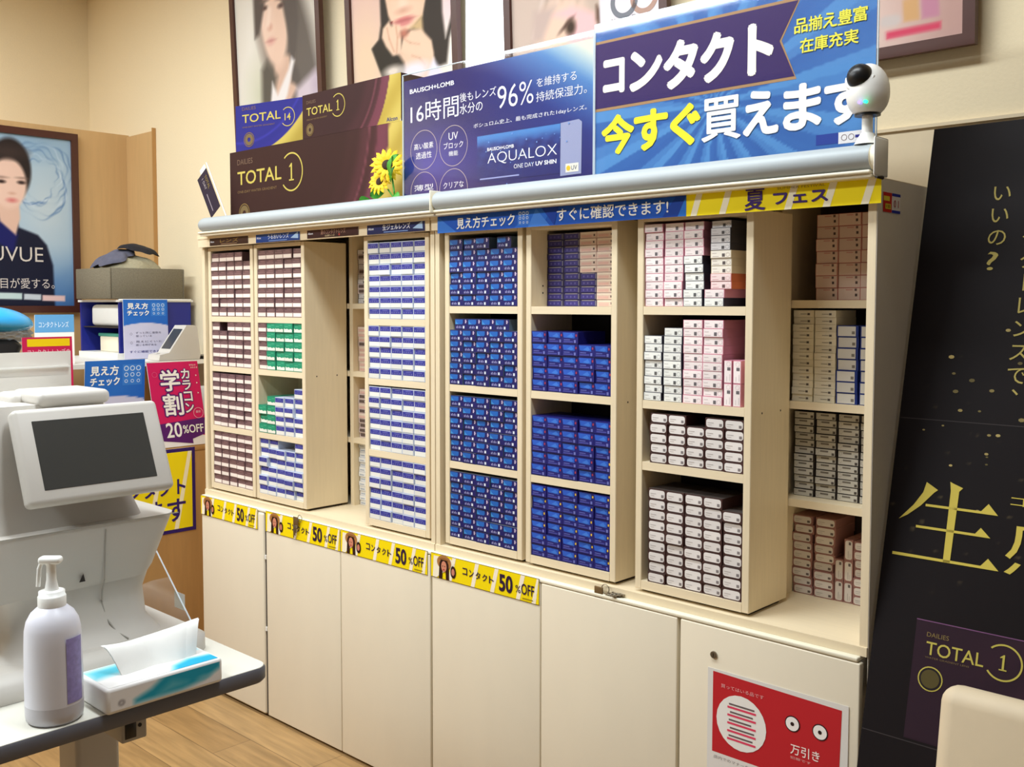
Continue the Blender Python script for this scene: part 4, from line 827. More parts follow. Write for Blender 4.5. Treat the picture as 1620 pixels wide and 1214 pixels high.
def por2(c):
    c.fill(C(226, 190, 180)); c.ell(*A(580, 110), .12, .2, C(232, 202, 170), .08); c.ell(*A(725, 80), .14, .2, C(250, 240, 228), .08); c.ell(*A(728, 5), .08, .06, C(238, 208, 214), .05)
    c.poly(AP((604, -80), (702, -80), (702, 20), (706, 60), (718, 18), (723, 22), (712, 60), (707, 100), (680, 110), (640, 140), (607, 125), (590, 78), (601, 65), (605, 40)), C(60, 52, 46), .008)
    c.poly(AP((590, 78), (601, 64), (612, 66), (640, 96), (645, 140), (606, 126)), C(56, 50, 42), .006)
    c.ell(*A(651, -85), .2, .19, C(60, 52, 46), .012)
    c.poly(AP((616, -92), (626, -106), (664, -112), (676, -96), (677, -55), (614, -55)), C(240, 200, 172), .008)
    c.poly(AP((614, -60), (677, -60), (676, 0), (671, 25), (655, 44), (640, 52), (625, 45), (617, 25), (613, 0)), C(240, 200, 172), .006)    # face
    c.ell(*A(640, 20), .05, .05, C(244, 208, 182), .04, al=.6); c.poly(AP((636, -20), (646, -20), (648, 16), (634, 16)), C(246, 212, 188), .014); c.ell(*A(641, 17), .03, .009, C(212, 160, 136), .01)
    for u_ in (628, 660): c.ell(*A(u_, -48-(u_-628)*.18), .034, .013, C(64, 46, 40), .006); c.ell(*A(u_, -62-(u_-628)*.18), .042, .006, C(104, 80, 66), .006)
    c.poly(AP((670, 25), (671, 50), (660, 48), (650, 45)), C(208, 176, 130), .01)
    c.ell(*A(641, 31), .048, .009, C(206, 120, 116), .005); c.ell(*A(642, 36), .042, .012, C(214, 136, 130), .005); c.ell(*A(642, 33), .04, .002, C(160, 80, 80), .003)
    for q, w in ((((606, 60), (608, 46), (618, 34), (622, 45), (626, 64), (630, 84), (622, 88), (612, 74)), 0), (((620, 42), (635, 40), (637, 55), (636, 85), (624, 88), (618, 60)), 0), (((640, 58), (652, 48), (668, 46), (684, 64), (687, 84), (686, 110), (650, 96), (634, 84)), 0)): c.poly(AP(*q), C(238, 202, 174), .006)
    c.poly(AP((628, 80), (660, 88), (687, 92), (690, 130), (645, 130), (640, 100)), C(236, 198, 170), .01)
    for q in (((614, 45), (617, 62), (624, 82)), ((628, 42), (630, 60), (628, 84)), ((640, 62), (650, 68), (664, 70)), ((652, 88), (664, 92), (672, 102))):
        for a_, b_ in zip(q[:-1], q[1:]): c.poly(AP(a_, (a_[0]+1.2, a_[1]), (b_[0]+1.2, b_[1]), b_), C(206, 156, 128), .006)
    c.ell(*A(641, 53), .022, .014, C(190, 120, 100), .01); c.ell(*A(622, 36), .006, .004, C(120, 40, 40), .003)
    c.ell(*A(655, 112), .08, .03, C(236, 226, 232), .015); c.ell(*A(622, 113), .05, .02, C(228, 214, 200), .012); c.poly(AP((686, 92), (700, 115), (712, 130), (670, 135)), C(230, 226, 240), .01)
def por3(c):
    c.fill(C(240, 230, 220)); c.ell(*A(872, 10), .27, .26, C(190, 168, 150), .03); c.ell(*A(862, 20), .2, .17, C(206, 184, 170), .05)
    for k in range(9):
        u0 = 846+8*k; c.poly(AP((u0+26, -50), (u0+30, -50), (u0+6, 30), (u0-2, 62), (u0-4, 60)), (C(226, 208, 198), C(160, 138, 122), C(214, 190, 176))[k % 3], .008, .8)
    c.ell(*A(890, 48), .10, .10, C(234, 200, 178), .03); c.poly(AP((870, 25), (905, 10), (940, 20), (950, 62), (905, 80), (895, 60), (912, 32)), C(240, 190, 190), .012)
    c.poly(AP((845, 20), (880, 10), (868, 40), (858, 64), (842, 66)), C(198, 174, 164), .014); c.ell(*A(903, 43), .02, .024, C(70, 52, 40), .01); c.ell(*A(896, 40), .03, .006, C(90, 66, 56), .005, ang=.6)
    c.poly(AP((944, 8), (950, 14), (955, 50), (950, 50), (944, 30)), C(90, 62, 50), .008); c.poly(AP((949, -80), (1056, -80), (1056, 100), (949, 100)), C(232, 224, 230), .003); c.poly(AP((1003, -80), (1006, -80), (1006, 30), (1003, 30)), C(244, 240, 240), .004)
def ex3(p, z0):
    for u, v, col in ((988, 2, C(126, 128, 136)), (1020, -6, C(184, 150, 136))): x, z = A(u, v); p.ring(x, z-z0, .05, .016, col, 3, ry=.05)
    for u, v in ((985, 30), (1018, 22)): x, z = A(u, v); p.text('Navy Blue' if u == 985 else 'Brown', x-.04, z-z0-.006, x+.04, z-z0+.006, C(120, 112, 116), 3, 0)
def por4(c):
    c.fill(C(204, 172, 160)); c.ell(*A(1440, 40), .2, .12, C(222, 196, 184), .08); c.ell(*A(1510, 20), .12, .2, C(188, 150, 140), .1)
    c.ell(2.45, 2.75, .16, .2, C(232, 210, 200), .08); c.ell(2.45, 2.72, .1, .13, C(224, 186, 166), .02); c.ell(2.45, 2.8, .12, .08, C(120, 90, 76), .03); c.ell(2.45, 2.675, .022, .008, C(190, 96, 96), .005)
    for x_ in (2.415, 2.485): c.ell(x_, 2.735, .014, .006, C(70, 50, 46), .004)
    c.poly(AP((1400, 50), (1487, 32), (1487, 44), (1400, 62)), C(206, 70, 96), .004)
    c.poly(AP((1427, 0), (1452, -6), (1453, 30), (1428, 34)), C(206, 160, 110), .004); c.poly(AP((1456, -8), (1484, -14), (1485, 24), (1457, 29)), C(190, 130, 150), .004)
    for k in range(4): c.ell(*A(1398+6*k, 34-k), .012, .012, C(200, 186, 180), .006)
framed('framed_poster', -.352, .292, 2.147, 3.02, 'framed portrait of a person with dark bob hair in front of grey background', por1)
framed('framed_poster', .455, 1.068, 2.147, 3.02, 'framed portrait of a person with black hair resting chin on folded hands', por2)
framed('framed_poster', 1.288, 1.928, 2.147, 3.02, 'framed portrait of a person with blonde fringe beside two lens rings', por3, extra=ex3)
t4 = framed('framed_poster', 2.13, 2.772, 2.147, 3.02, 'framed pink cosmetics poster with a red stripe, above the black board', por4)
# bright light panel between two frames
t = thing('light_panel', (1.17, .44, 2.147), 'glowing white vertical light panel between two framed portraits', 'lamp')
b = MB(); b.box(1.073, 1.283, .425, .449, 2.15, 3.02, 'white'); b.build('housing', t)
b = MB(); b.box(1.079, 1.277, .4235, .4245, 2.155, 3.015, 'lamp'); b.build('diffuser', t)

# left wall poster
t = thing('framed_poster', (-1.43, -.2, 1.5), 'framed blue water-swirl poster with person in dark top on the wooden wall', 'poster')
p = Panel((-1.432, 0, 0), *SIDE); y0, y1, z0, z1 = -.45, .167, 1.5, 2.39; fw = .034
f = Panel((-1.432, 0, 0), *SIDE)
for a, b_, c, d in ((y0, z0, y0+fw, z1), (y1-fw, z0, y1, z1), (y0+fw, z0, y1-fw, z0+fw), (y0+fw, z1-fw, y1-fw, z1)): f.slab(a, b_, c, d, .026, 'frame', back=-.012)
f.build('picture_frame', t)
p.slab(y0+fw, z0+fw, y1-fw, z1-fw, .012, 'print', C(180, 200, 214))
def S(u, v): q = at(u, v, 'x', -1.432); return (q.y, q.z)
def SP(*uv): return [S(*q) for q in uv]
def por5(c):
    c.fill(C(158, 184, 204)); h = (c.Y-z0)/(z1-z0); c.mix(np.clip(.38-h, 0, 1)*2.2, C(36, 84, 150)); c.ell(*S(72, 330), .13, .2, C(186, 200, 208), .1)
    for k in range(7): 
        cx, cy = S(62, 282); r = .1+.014*k; d = np.hypot((c.X-cx)/.85, c.Y-cy); a = np.arctan2(c.Y-cy, c.X-cx); c.mix(np.clip(1-abs(d-r-.014*np.sin(a*3+k)-.006*np.sin(a*11+k*2))/(.006+.005*np.sin(a*5+k*1.3)**2), 0, 1)*(.35+.3*np.sin(a*4+k))*(np.cos(a-.2) > -.75), (C(90, 122, 164), C(206, 220, 232), C(70, 104, 154))[k % 3])
    c.ell(*S(50, 232), .12, .05, C(120, 156, 190), .05, al=.5)
    c.poly(SP((0, 335), (26, 340), (30, 360), (60, 372), (74, 388), (84, 420), (88, 500), (-60, 500), (-60, 340)), C(28, 30, 48), .006); c.poly(SP((0, 342), (28, 372), (22, 400), (-10, 380)), C(30, 32, 92), .01)
    c.poly(SP((-6, 320), (30, 320), (32, 345), (25, 372), (0, 350)), C(218, 180, 160), .006)
    c.ell(*S(16, 268), .098, .15, C(46, 38, 36), .008); c.ell(*S(14, 290), .082, .12, C(228, 192, 174), .008); c.ell(*S(12, 240), .075, .03, C(60, 48, 44), .02)
    c.ell(*S(2, 287), .018, .008, C(50, 36, 34), .005); c.ell(*S(34, 289), .018, .008, C(50, 36, 34), .005); c.ell(*S(2, 280), .02, .004, C(120, 96, 86), .006, al=.8); c.ell(*S(35, 282), .019, .004, C(120, 96, 86), .006, al=.8)
    c.ell(*S(19, 306), .014, .006, C(206, 160, 140), .006); c.ell(*S(19, 317), .022, .010, C(206, 120, 116), .008)
    c.poly(SP((-40, 462), (35, 464), (35, 474), (-40, 472)), C(190, 210, 208), .003); c.poly(SP((38, 465), (65, 466), (65, 475), (38, 474)), C(196, 204, 210), .003); c.poly(SP((67, 467), (103, 468), (103, 477), (67, 476)), C(226, 190, 186), .003)
p.paint(y0+fw, z0+fw, y1-fw, z1-fw, 120, 180, por5, 1)
a, b_ = S(-66, 412); c, d = S(68, 391); p.text('ACUVUE', a, b_+.003, c, d-.003, C(206, 196, 186), 3, -.005)
a, b_ = S(-130, 455); c, d = S(86, 441); a = c-(c-a)*9.6/13; p.text('自由に、目が愛する。', a, b_, c, d, C(206, 196, 190), 3, 0)
p.build('printed_portrait', t)

# ------------------------------------------------------------------ oak desk, back ledge unit, rack, basket
t = thing('reception_desk', (-.75, -.4, 0), 'oak veneered desk standing left of the lens cabinets', 'desk')
b = MB(); b.box(-1.1, -.4, -1.6, .434, .0005, .895, 'desk'); b.build('body', t)
b = MB(); b.rbox(-1.1, -.3998, -1.62, .434, .8955, .922, 'desk', .003, 1); b.build('worktop', t)
t = thing('shelf_riser', (-.9, .05, .922), 'white raised ledge behind the signs on the oak desk', 'shelf')
b = MB(); b.box(-1.3, -.56, -.47, .43, 1.27, 1.29, 'white'); b.build('top_board', t)
b = MB(); b.box(-1.09, -.58, -.45, -.43, .9225, 1.27, 'doorend'); b.build('side_panel', t)
b = MB(); b.box(-1.09, -.58, .4, .42, .9225, 1.27, 'doorend'); b.build('side_panel', t)
# pieces on the ledge right behind the magenta sign
b = MB(); b.rbox(-.54, -.42, .3, .42, .9225, 1.17, 'mach', .006, 2); tag(b.build('storage_bin'), 'pale bin squeezed between the magenta sign and the cabinet', 'box')

def poster_card(name, org, ux, uy, w, h, lab, fn, cat='sign', th=.003, base=True):
    p = Panel(org, ux, uy); p.slab(0, 0, w, h, th, 'print', C(236, 234, 230)); fn(p, w, h); o = p.build(name); tag(o, lab, cat); return o
def eye_check(p, w, h):
    p.rect(0, 0, w, h, C(200, 198, 222), 1)
    def f(c):
        c.fill(C(44, 108, 196)); c.mix(np.clip((c.X-c.Y+.12)*4, 0, 1)*.5, C(30, 84, 176)); X = (c.X-w*.5)/(w*.72); c.mix(np.clip((-(c.Y-h*(.61)+X*X*h*.1))*400, 0, 1), C(202, 200, 224))
    p.paint(0, h*.3, w, h, 30, 40, f, 2)
    p.fat('見え方', .09*w, .84*h, .55*w, .94*h, WHITE, 4, .03); p.fat('チェック', .09*w, .73*h, .57*w, .815*h, WHITE, 4, .035)
    p.rect(.62*w, .72*h, .95*w, .95*h, C(60, 124, 206), 3); p.icons(.63*w, .73*h, .94*w, .94*h, C(196, 216, 242), 4)
    for k in range(2):
        zz = h*(.42-.15*k); p.ring(.16*w, zz, .03*w, .006*w, C(90, 90, 120), 3, n=4); p.text(('ずっと同じ度数を', '見えにくいと')[k], .26*w, zz, .84*w, zz+.035*h, C(80, 80, 110), 3, 0); p.text(('使っている', '感じる時がある')[k], .26*w, zz-.055*h, .62*w+.1*w*k, zz-.02*h, C(80, 80, 110), 3, 0)
    p.text('すぐに確認できます', .12*w, .1*h, .88*w, .14*h, C(60, 60, 130), 3, .01)
poster_card('eye_check_sign', (-.45, -.275, .9235), (0, 1, 0), (-.04, .06, 1), .262, .385, 'wide blue eye check sign standing on the oak desk beside the magenta sign', eye_check)
poster_card('eye_check_sign', (-.775, .07, 1.2915), (0, 1, 0), (-.02, .0, 1), .218, .272, 'blue eye check sign leaning on the rack under the felt basket', eye_check)
def gakuwari(p, w, h):
    p.rect(0, 0, w, h, C(244, 240, 238), 1); mg = C(212, 34, 98); p.poly([(.0, .25*h), (w, .1*h), (w, h), (0, h)], mg, 2); p.poly([(.06*w, .085*h), (.7*w, .02*h), (.7*w, .075*h), (w, .13*h), (w, .32*h), (.06*w, .28*h)], C(92, 36, 110), 3)
    pu = C(92, 36, 110)
    for ch, lo, hi in (('学', .665, .905), ('割', .375, .625)): p.fat(ch, .22*w, lo*h, .59*w, hi*h, pu, 4, .09); p.fat(ch, .22*w, lo*h, .59*w, hi*h, pu, 4.05, .05); p.fat(ch, .22*w, lo*h, .59*w, hi*h, WHITE, 5, .022)
    for i, ch in enumerate('カラコン'): p.fat(ch, .64*w, (.80-.135*i)*h, .8*w, (.91-.135*i)*h, pu, 4, .12); p.fat(ch, .64*w, (.80-.135*i)*h, .8*w, (.91-.135*i)*h, WHITE, 5, .03)
    p.fat('20', .2*w, .115*h, .5*w, .285*h, WHITE, 5, .02); p.fat('%OFF', .53*w, .15*h, .94*w, .245*h, WHITE, 5, .02)
    p.ring(.88*w, .38*h, .1*w, .008*w, C(240, 190, 210), 5); p.text('最新', .83*w, .38*h, .93*w, .41*h, C(244, 210, 224), 5, 0); p.ring(.12*w, .86*h, .05*w, .008*w, C(226, 90, 140), 5)
    for z_ in (.83, .74, .62): p.disc(.93*w, z_*h, .018*w, WHITE, 5, n=3)
    p.text('学生の', .82*w, .945*h, .95*w, .965*h, WHITE, 5, 0); p.text('みなさま', .84*w, .915*h, .98*w, .935*h, WHITE, 5, 0)
poster_card('student_discount_sign', (-.4, .03, .9235), (0, 1, 0), (-.02, -.12, 1), .238, .372, 'magenta student discount 20% OFF sign standing on the oak desk', gakuwari)
def yellow_post(p, w, h):
    p.rect(0, 0, w, h, C(56, 34, 104), 1); m_ = .016; p.rect(m_, m_, w-m_, h-m_, C(248, 222, 22), 2)
    for q in (.18, .5, .8): x = w*q; p.poly([(x-.02, m_), (x, m_), (min(w-m_, x+.07), h-m_), (min(w-m_-.001, x+.05), h-m_)], C(252, 240, 200), 3)
    pc = C(56, 34, 104); p.fat('買えま', .08*w, .14*h, .62*w, .4*h, pc, 4, .02); p.fat('す', .68*w, .14*h, .88*w, .4*h, pc, 4, .02); p.fat('コンタクト', .1*w, .46*h, .88*w, .64*h, pc, 4, .03)
poster_card('summer_poster', (-.3975, -.22, .548), (0, 1, 0), (0, 0, 1), .42, .368, 'yellow poster with purple border stuck on the front of the oak desk', yellow_post, 'poster', th=.002)
def red_sign(p, w, h):
    p.rect(0, 0, w, h, C(202, 36, 84), 1); p.rect(.1*w, h*.925, .95*w, h*.985, C(240, 206, 20), 2); p.text('コンタクトレンズの', .1*w, .85*h, .95*w, .905*h, C(244, 190, 200), 3, 0); p.text('乾燥・ゴロゴロ感に', .08*w, .77*h, .93*w, .83*h, C(244, 190, 200), 3, 0)
    p.rect(.06*w, .05*h, .92*w, .7*h, C(236, 214, 210), 2); p.disc(.8*w, .4*h, .13*w, C(240, 150, 150), 3)
poster_card('eye_drop_sign', (-.404, -.52, .9235), (0, 1, 0), (-.03, 0, 1), .196, .49, 'crimson sign with yellow top strip at the far left of the desk', red_sign)
def leaflet(p, w, h):
    p.rect(0, 0, w, h, C(232, 226, 218), 1); p.rect(0, .64*h, w, h, C(92, 150, 196), 2); p.text('コンタクトレンズ', .1*w, .74*h, .86*w, .86*h, C(220, 232, 240), 3, 0); p.rect(.2*w, .12*h, .75*w, .26*h, C(240, 150, 140), 3); p.text('お手入れのご案内', .2*w, .42*h, .85*w, .54*h, C(140, 150, 150), 3, 0)
poster_card('leaflet', (-.6, -.40, 1.2915), (0, 1, 0), (-.5, .22, 1), .165, .235, 'small light blue and white leaflet tilted above the crimson sign', leaflet, 'leaflet')

# unidentified blue domed device, no lamp, in clear film on a black stand
t = thing('domed_device', (-.5, -.62, .9225), 'glossy sky blue dome with crumpled clear film on a black stand', 'lamp')
b = MB(); b.loft([(-.58, -.44, -.76, -.56, .9225, .03), (-.58, -.44, -.74, -.58, 1.2, .03), (-.6, -.44, -.78, -.5, 1.38, .03), (-.58, -.46, -.74, -.52, 1.405, .03)], 'black'); b.build('stand', t)
b = MB(); bm = bmesh.new(); bmesh.ops.create_uvsphere(bm, u_segments=36, v_segments=20, radius=1)
for v in bm.verts: z = v.co.z; v.co = Vector((v.co.x*.1, v.co.y*.165, z*(.062 if z > 0 else .04)-.11*v.co.y*.12*0)); v.co.z += .03*(-v.co.y/.165)*0
b.bm(bm, 'skyblue', mtx=Matrix.Translation((-.5, -.61, 1.475))@Matrix.Rotation(-.1, 4, 'X')); b.build('dome', t)
b = MB(); bm = bmesh.new(); bmesh.ops.create_icosphere(bm, subdivisions=4, radius=1)
for v in bm.verts:
    k = 1+.12*math.sin(v.co.x*9+v.co.z*13)*math.cos(v.co.y*11); v.co = Vector((v.co.x*.09*k, v.co.y*.11*k, v.co.z*.04*k))
b.bm(bm, 'crinkle', mtx=Matrix.Translation((-.54, -.55, 1.425)), smooth=False); b.build('film_wrap', t)

# rack with blue sides
t = thing('tabletop_rack', (-.97, .24, 1.2905), 'blue and white tabletop rack with two small compartments under the felt basket', 'rack')
b = MB(); b.box(-1.2, -.8, .05, .42, 1.2905, 1.318, 'white'); b.build('base_board', t)
b = MB(); b.box(-1.2, -.795, .05, .43, 1.552, 1.562, 'white'); b.rbox(-.81, -.79, .06, .42, 1.556, 1.566, 'white', .003, 2); b.build('top_board', t)
b = MB(); b.box(-.812, -.8, .062, .42, 1.318, 1.552, 'blueplastic'); b.box(-.8, -.796, .1, .102, 1.318, 1.552, 'blueplastic'); b.build('side_panel', t)
b = MB(); b.box(-1.2, -1.188, .06, .42, 1.318, 1.552, 'blueplastic'); b.build('side_panel', t)
b = MB(); b.box(-1.188, -.812, .4, .42, 1.318, 1.552, 'blueplastic'); b.build('back_panel', t)
b = MB(); b.box(-1.188, -.812, .07, .4, 1.432, 1.437, 'dark'); b.build('shelf_board', t)
b = MB(); b.rbox(-1.15, -.83, .09, .3, 1.4375, 1.54, 'tissue', .02, 3); tag(b.build('tissue_pack'), 'white wrapped tissue pack in the upper rack compartment', 'pack')
b = MB(); b.rbox(-1.08, -.9, .1, .2, 1.3185, 1.39, 'cream', .004, 2); b.rbox(-1.1, -.88, .1, .22, 1.39, 1.405, 'leaf', .003, 1); 
M['teal'] = mat('teal_lid', (70, 150, 130), .5, noise=.05)
b.mats[b.mats.index(M['leaf'])] = M['teal']; tag(b.build('small_tub'), 'cream tub with teal lid in the lower rack compartment', 'tub')
# felt basket and cloths
t = thing('felt_basket', (-.97, .2, 1.5665), 'grey felt basket on top of the blue and white rack', 'basket')
b = MB(); w_ = .008
for a in ((-1.15, -.8, .02, .028), (-1.15, -.8, .382, .39), (-1.15, -1.142, .028, .382), (-.808, -.8, .028, .382)): b.rbox(*a, 1.5665, 1.708, 'basket', .003, 1)
b.build('wall', t); b = MB(); b.box(-1.142, -.808, .028, .382, 1.5665, 1.574, 'basket'); b.build('base', t)
def cloth(name, c, size, m, seed, lab, th=.02, amp=.004, ang=0):
    # a thick soft sheet lying over one rounded heap inside the basket
    random.seed(seed); ph = [random.uniform(0, 6) for _ in range(6)]; n = 30; vs = []; b = MB()
    for s_ in (0, 1):
        for j in range(n+1):
            for i in range(n+1):
                u, v = i/n*2-1, j/n*2-1; a = math.atan2(v, u); x, y = u*math.sqrt(1-v*v/2)*size[0], v*math.sqrt(1-u*u/2)*size[1]; k = 1+.10*math.sin(3*a+ph[0])+.06*math.sin(7*a+ph[1]); x, y = x*k, y*k
                X = c[0]+x*math.cos(ang)-y*math.sin(ang); Y = c[1]+x*math.sin(ang)+y*math.cos(ang); r2 = ((X+.972)/.165)**2+((Y-.205)/.185)**2
                e = max(0, 1-max(abs(u), abs(v))**6); f = amp*(math.sin(60*X+ph[2])*math.cos(45*Y+ph[3])+.7*math.sin(95*X-70*Y+ph[4]))*e
                vs.append((X, Y, c[2]+.075*(1-r2)+(f+th*e if s_ else 0)))
    q = n+1; o_ = q*q; fs = [(j*q+i, j*q+i+q, j*q+i+q+1, j*q+i+1) for j in range(n) for i in range(n)]+[(o_+j*q+i, o_+j*q+i+1, o_+j*q+i+q+1, o_+j*q+i+q) for j in range(n) for i in range(n)]
    b.add(vs, fs, m, smooth=True); return tag(b.build(name), lab, 'cloth')
cloth('folded_towel', (-.972, .205, 1.672), (.145, .16, 0), 'towelg', 3, 'khaki grey towel heaped in the felt basket', .026, .005)
cloth('folded_garment', (-.985, .13, 1.706), (.10, .10, 0), 'towelb', 5, 'blue grey folded garment on top of the towel in the basket', .02, .006, .3)
cloth('black_cloth', (-.94, .235, 1.738), (.07, .095, 0), 'towelk', 8, 'crumpled black cloth at the very top of the felt basket', .015, .004, -.2)
random.seed(21)
# payment terminal
t = thing('card_terminal', (-.62, .26, 1.2905), 'small white terminal with slanted dark screen behind the magenta sign', 'terminal')
b = MB(); prof = [(.125, 1.2915), (.325, 1.2915), (.33, 1.31), (.315, 1.436), (.305, 1.446), (.262, 1.446), (.175, 1.325), (.13, 1.316)]
vs = [(-.665, y, z) for y, z in prof]+[(-.56, y, z) for y, z in prof]; k = len(prof); b.add(vs, [list(range(k))[::-1], list(range(k, 2*k))]+[(i, (i+1) % k, (i+1) % k+k, i+k) for i in range(k)], 'mach')
b.build('body', t)
d_ = Vector((0, .087, .121)).normalized(); p = Panel((-.665, .175, 1.325), (1, 0, 0), d_, m='screen'); p.slab(.014, .02, .091, .128, .002, 'screen', back=-.002); p.build('screen', t)
b = MB(); b.cyl((-.6125, .15, 1.3195), (-.6125, .15, 1.322), .008, 'machg', 14); b.build('button', t)
b = MB(); b.box(-.7, -.56, .34, .42, 1.2905, 1.305, 'black'); tag(b.build('power_adapter'), 'black adapter beside the small white terminal', 'adapter')
# ------------------------------------------------------------------ instrument table
t = thing('instrument_table', (1.4, -1.4, 0), 'white topped instrument table with dark grey rounded edge', 'table')
def plate(x0, x1, y0, y1, z, r, off=0): return (x0+off, x1-off, y0+off, y1-off, z, r)
b = MB(); b.loft([plate(.98, 1.745, -2.3, -.842, .716, .035, .004), plate(.98, 1.745, -2.3, -.842, .722, .035, 0), plate(.98, 1.745, -2.3, -.842, .744, .035, 0), plate(.98, 1.745, -2.3, -.842, .749, .035, .003)], 'tedge'); b.build('edge_band', t)
b = MB(); b.loft([plate(.98, 1.745, -2.3, -.842, .7485, .033, .003), plate(.98, 1.745, -2.3, -.842, .7500, .033, .0035)], 'tabletop'); b.build('tabletop', t)
b = MB(); b.loft([(1.35, 1.45, -1.15, -1.05, .0605, .012), (1.35, 1.45, -1.15, -1.05, .7155, .012)], 'mach'); b.build('column', t)
b = MB(); b.loft([(1.0, 1.68, -1.5, -.9, .0005, .03), (1.0, 1.68, -1.5, -.9, .045, .03), (1.1, 1.5, -1.35, -1.03, .06, .03)], 'tedge'); b.build('foot', t)
bx = thing_box = MB(); ya, yb_ = at(193, 1160, 'x', 1.69).y, at(233, 1160, 'x', 1.69).y; bx.rbox(1.60, 1.69, ya, yb_, .655, .7155, 'machg', .004, 2); ob = bx.build('switch_box', t)
b = MB(); b.rbox(1.69, 1.692, ya+.006, ya+.03, .663, .708, 'black', .001, 1); b.cyl((1.69, yb_-.016, .685), (1.6915, yb_-.016, .685), .004, 'black', 12); o = b.build('rocker_switch', t); o.parent = ob; o.location = (0, 0, 0); o['label'] = 'black rocker switch'

# refractor
t = thing('eye_examination_machine', (1.3, -1.15, .7505), 'white eye examination machine with tilted grey screen', 'eye examination machine')
b = MB(); b.loft([(1.06, 1.56, -1.50, -.875, .7505, .05), (1.06, 1.56, -1.50, -.875, .782, .05), (1.09, 1.52, -1.47, -.90, .80, .05)], 'mach'); b.build('base', t)
b = MB(); b.loft([(1.14, 1.50, -1.31, -.95, .80, .06), (1.17, 1.46, -1.27, -.965, .83, .06), (1.18, 1.44, -1.26, -.962, .89, .06), (1.16, 1.45, -1.28, -.95, .935, .06)], 'mach'); b.build('pedestal', t)
def sag(z0, z1, xm=1.28): return lambda x, y: z0+(z1-z0)*((y+1.17)/.25)**2
b = MB(); b.loft([(1.12, 1.45, -1.36, -.955, sag(.912, .94), .05), (1.11, 1.46, -1.38, -.95, sag(.926, .955), .05), (1.06, 1.475, -1.44, -.915, 1.052, .04), (1.06, 1.475, -1.44, -.91, 1.062, .04)], 'mach', n=8); sk = b.build('skirt', t)
b = MB()
for (a, c) in (((1.4768, -1.085, 1.05), (1.4635, -1.085, .935)), ): b.tube([a, c], .0012, 'machg', 6)
b.box(1.4765, 1.478, -1.44, -.912, 1.0605, 1.0625, 'machg'); o = b.build('seam', t); o.parent = sk; o.location = (0, 0, 0)
b = MB(); b.add([(1.464, -1.142, .940), (1.4705, -1.135, .96), (1.464, -1.128, .940)], [(0, 1, 2)], 'dark'); o = b.build('height_mark', t); o.parent = sk; o.location = (0, 0, 0)
b = MB(); b.loft([(1.0, 1.44, -1.44, -.97, 1.062, .04), (1.0, 1.42, -1.42, -.99, 1.13, .05), (.98, 1.40, -1.36, -1.0, 1.27, .06), (1.0, 1.38, -1.34, -1.02, 1.325, .06)], 'mach'); b.build('head', t)
# screen: lower edge forward
dn = Vector((-.084, 0, .192)).normalized(); O = Vector((1.515, -1.262, 1.13)); nrm = Vector((0, 1, 0)).cross(dn).normalized()
mt = Matrix((( 0, dn.x, nrm.x, O.x), (1, dn.y, nrm.y, O.y), (0, dn.z, nrm.z, O.z), (0, 0, 0, 1)))
b = MB(); b.rbox(0, .325, 0, .212, -.036, 0, 'mach', .012, 4, mtx=mt); bz = b.build('screen_housing', t)
b = MB(); b.rbox(.036, .286, .03, .182, -.002, .0012, 'screen', .0008, 1, mtx=mt, smooth=False); b.build('screen', t)
b = MB(); b.rbox(.07, .25, .02, .19, -.12, -.03, 'machg', .02, 3, mtx=mt); b.build('screen_neck', t)
b = MB(); b.rbox(1.24, 1.40, -1.19, -1.03, 1.32, 1.352, 'mach', .014, 4); b.rbox(1.20, 1.30, -1.21, -1.0, 1.30, 1.345, 'mach', .014, 3); b.build('handle', t)
p = Panel((1.432, 0, 0), *SIDE); p.rect(-1.40, 1.16, -1.375, 1.185, C(96, 100, 150), 1)
p.build('blue_badge', t)
b = MB(); b.rbox(1.42, 1.52, -1.42, -1.36, .80, .835, 'machg', .01, 2); b.cyl((1.46, -1.38, .835), (1.48, -1.38, .9), .012, 'black', 16); b.build('joystick', t)
b = MB(); b.tube([(1.464, -1.085, .935), (1.452, -1.085, .91), (1.444, -1.083, .88), (1.452, -1.078, .845), (1.475, -1.065, .815), (1.5, -1.05, .803)], .0018, 'machg', 6); b.build('thin_cable', t)
# frosted guard on the far side of the machine
t2 = thing('frosted_guard', (1.02, -1.2, 1.326), 'frosted white acrylic guard standing behind the machine screen', 'guard')
b = MB(); b.box(1.06, 1.064, -1.5, -.975, 1.3255, 1.425, 'frost'); b.build('panel', t2)
b = MB(); b.box(1.066, 1.07, -1.5, -.985, 1.3255, 1.365, 'frost'); b.box(1.064, 1.072, -1.5, -.98, 1.385, 1.389, 'white'); b.build('rail', t2)
# clear splash sheet beside the machine
b = MB(); xs = [(1.2, 1.0), (1.27, .935), (1.46, .7515), (1.18, .7515), (1.18, 1.0)]
pts = [(1.20, .965), (1.225, .965), (1.472, .7505), (1.13, .7505), (1.13, .965)]
vs = [(x, -.862, z) for x, z in pts]+[(x, -.858, z) for x, z in pts]; k = 5
b.add(vs, [list(range(k)), list(range(k, 2*k))[::-1]], 'acry2'); b.add(vs, [(i, i+k, (i+1) % k+k, (i+1) % k) for i in range(k)], 'acryedge')
b.box(1.35, 1.40, -.857, -.8565, .80, .84, 'white')
tag(b.build('splash_guard'), 'slanted clear acrylic sheet standing on the table behind the machine', 'guard')

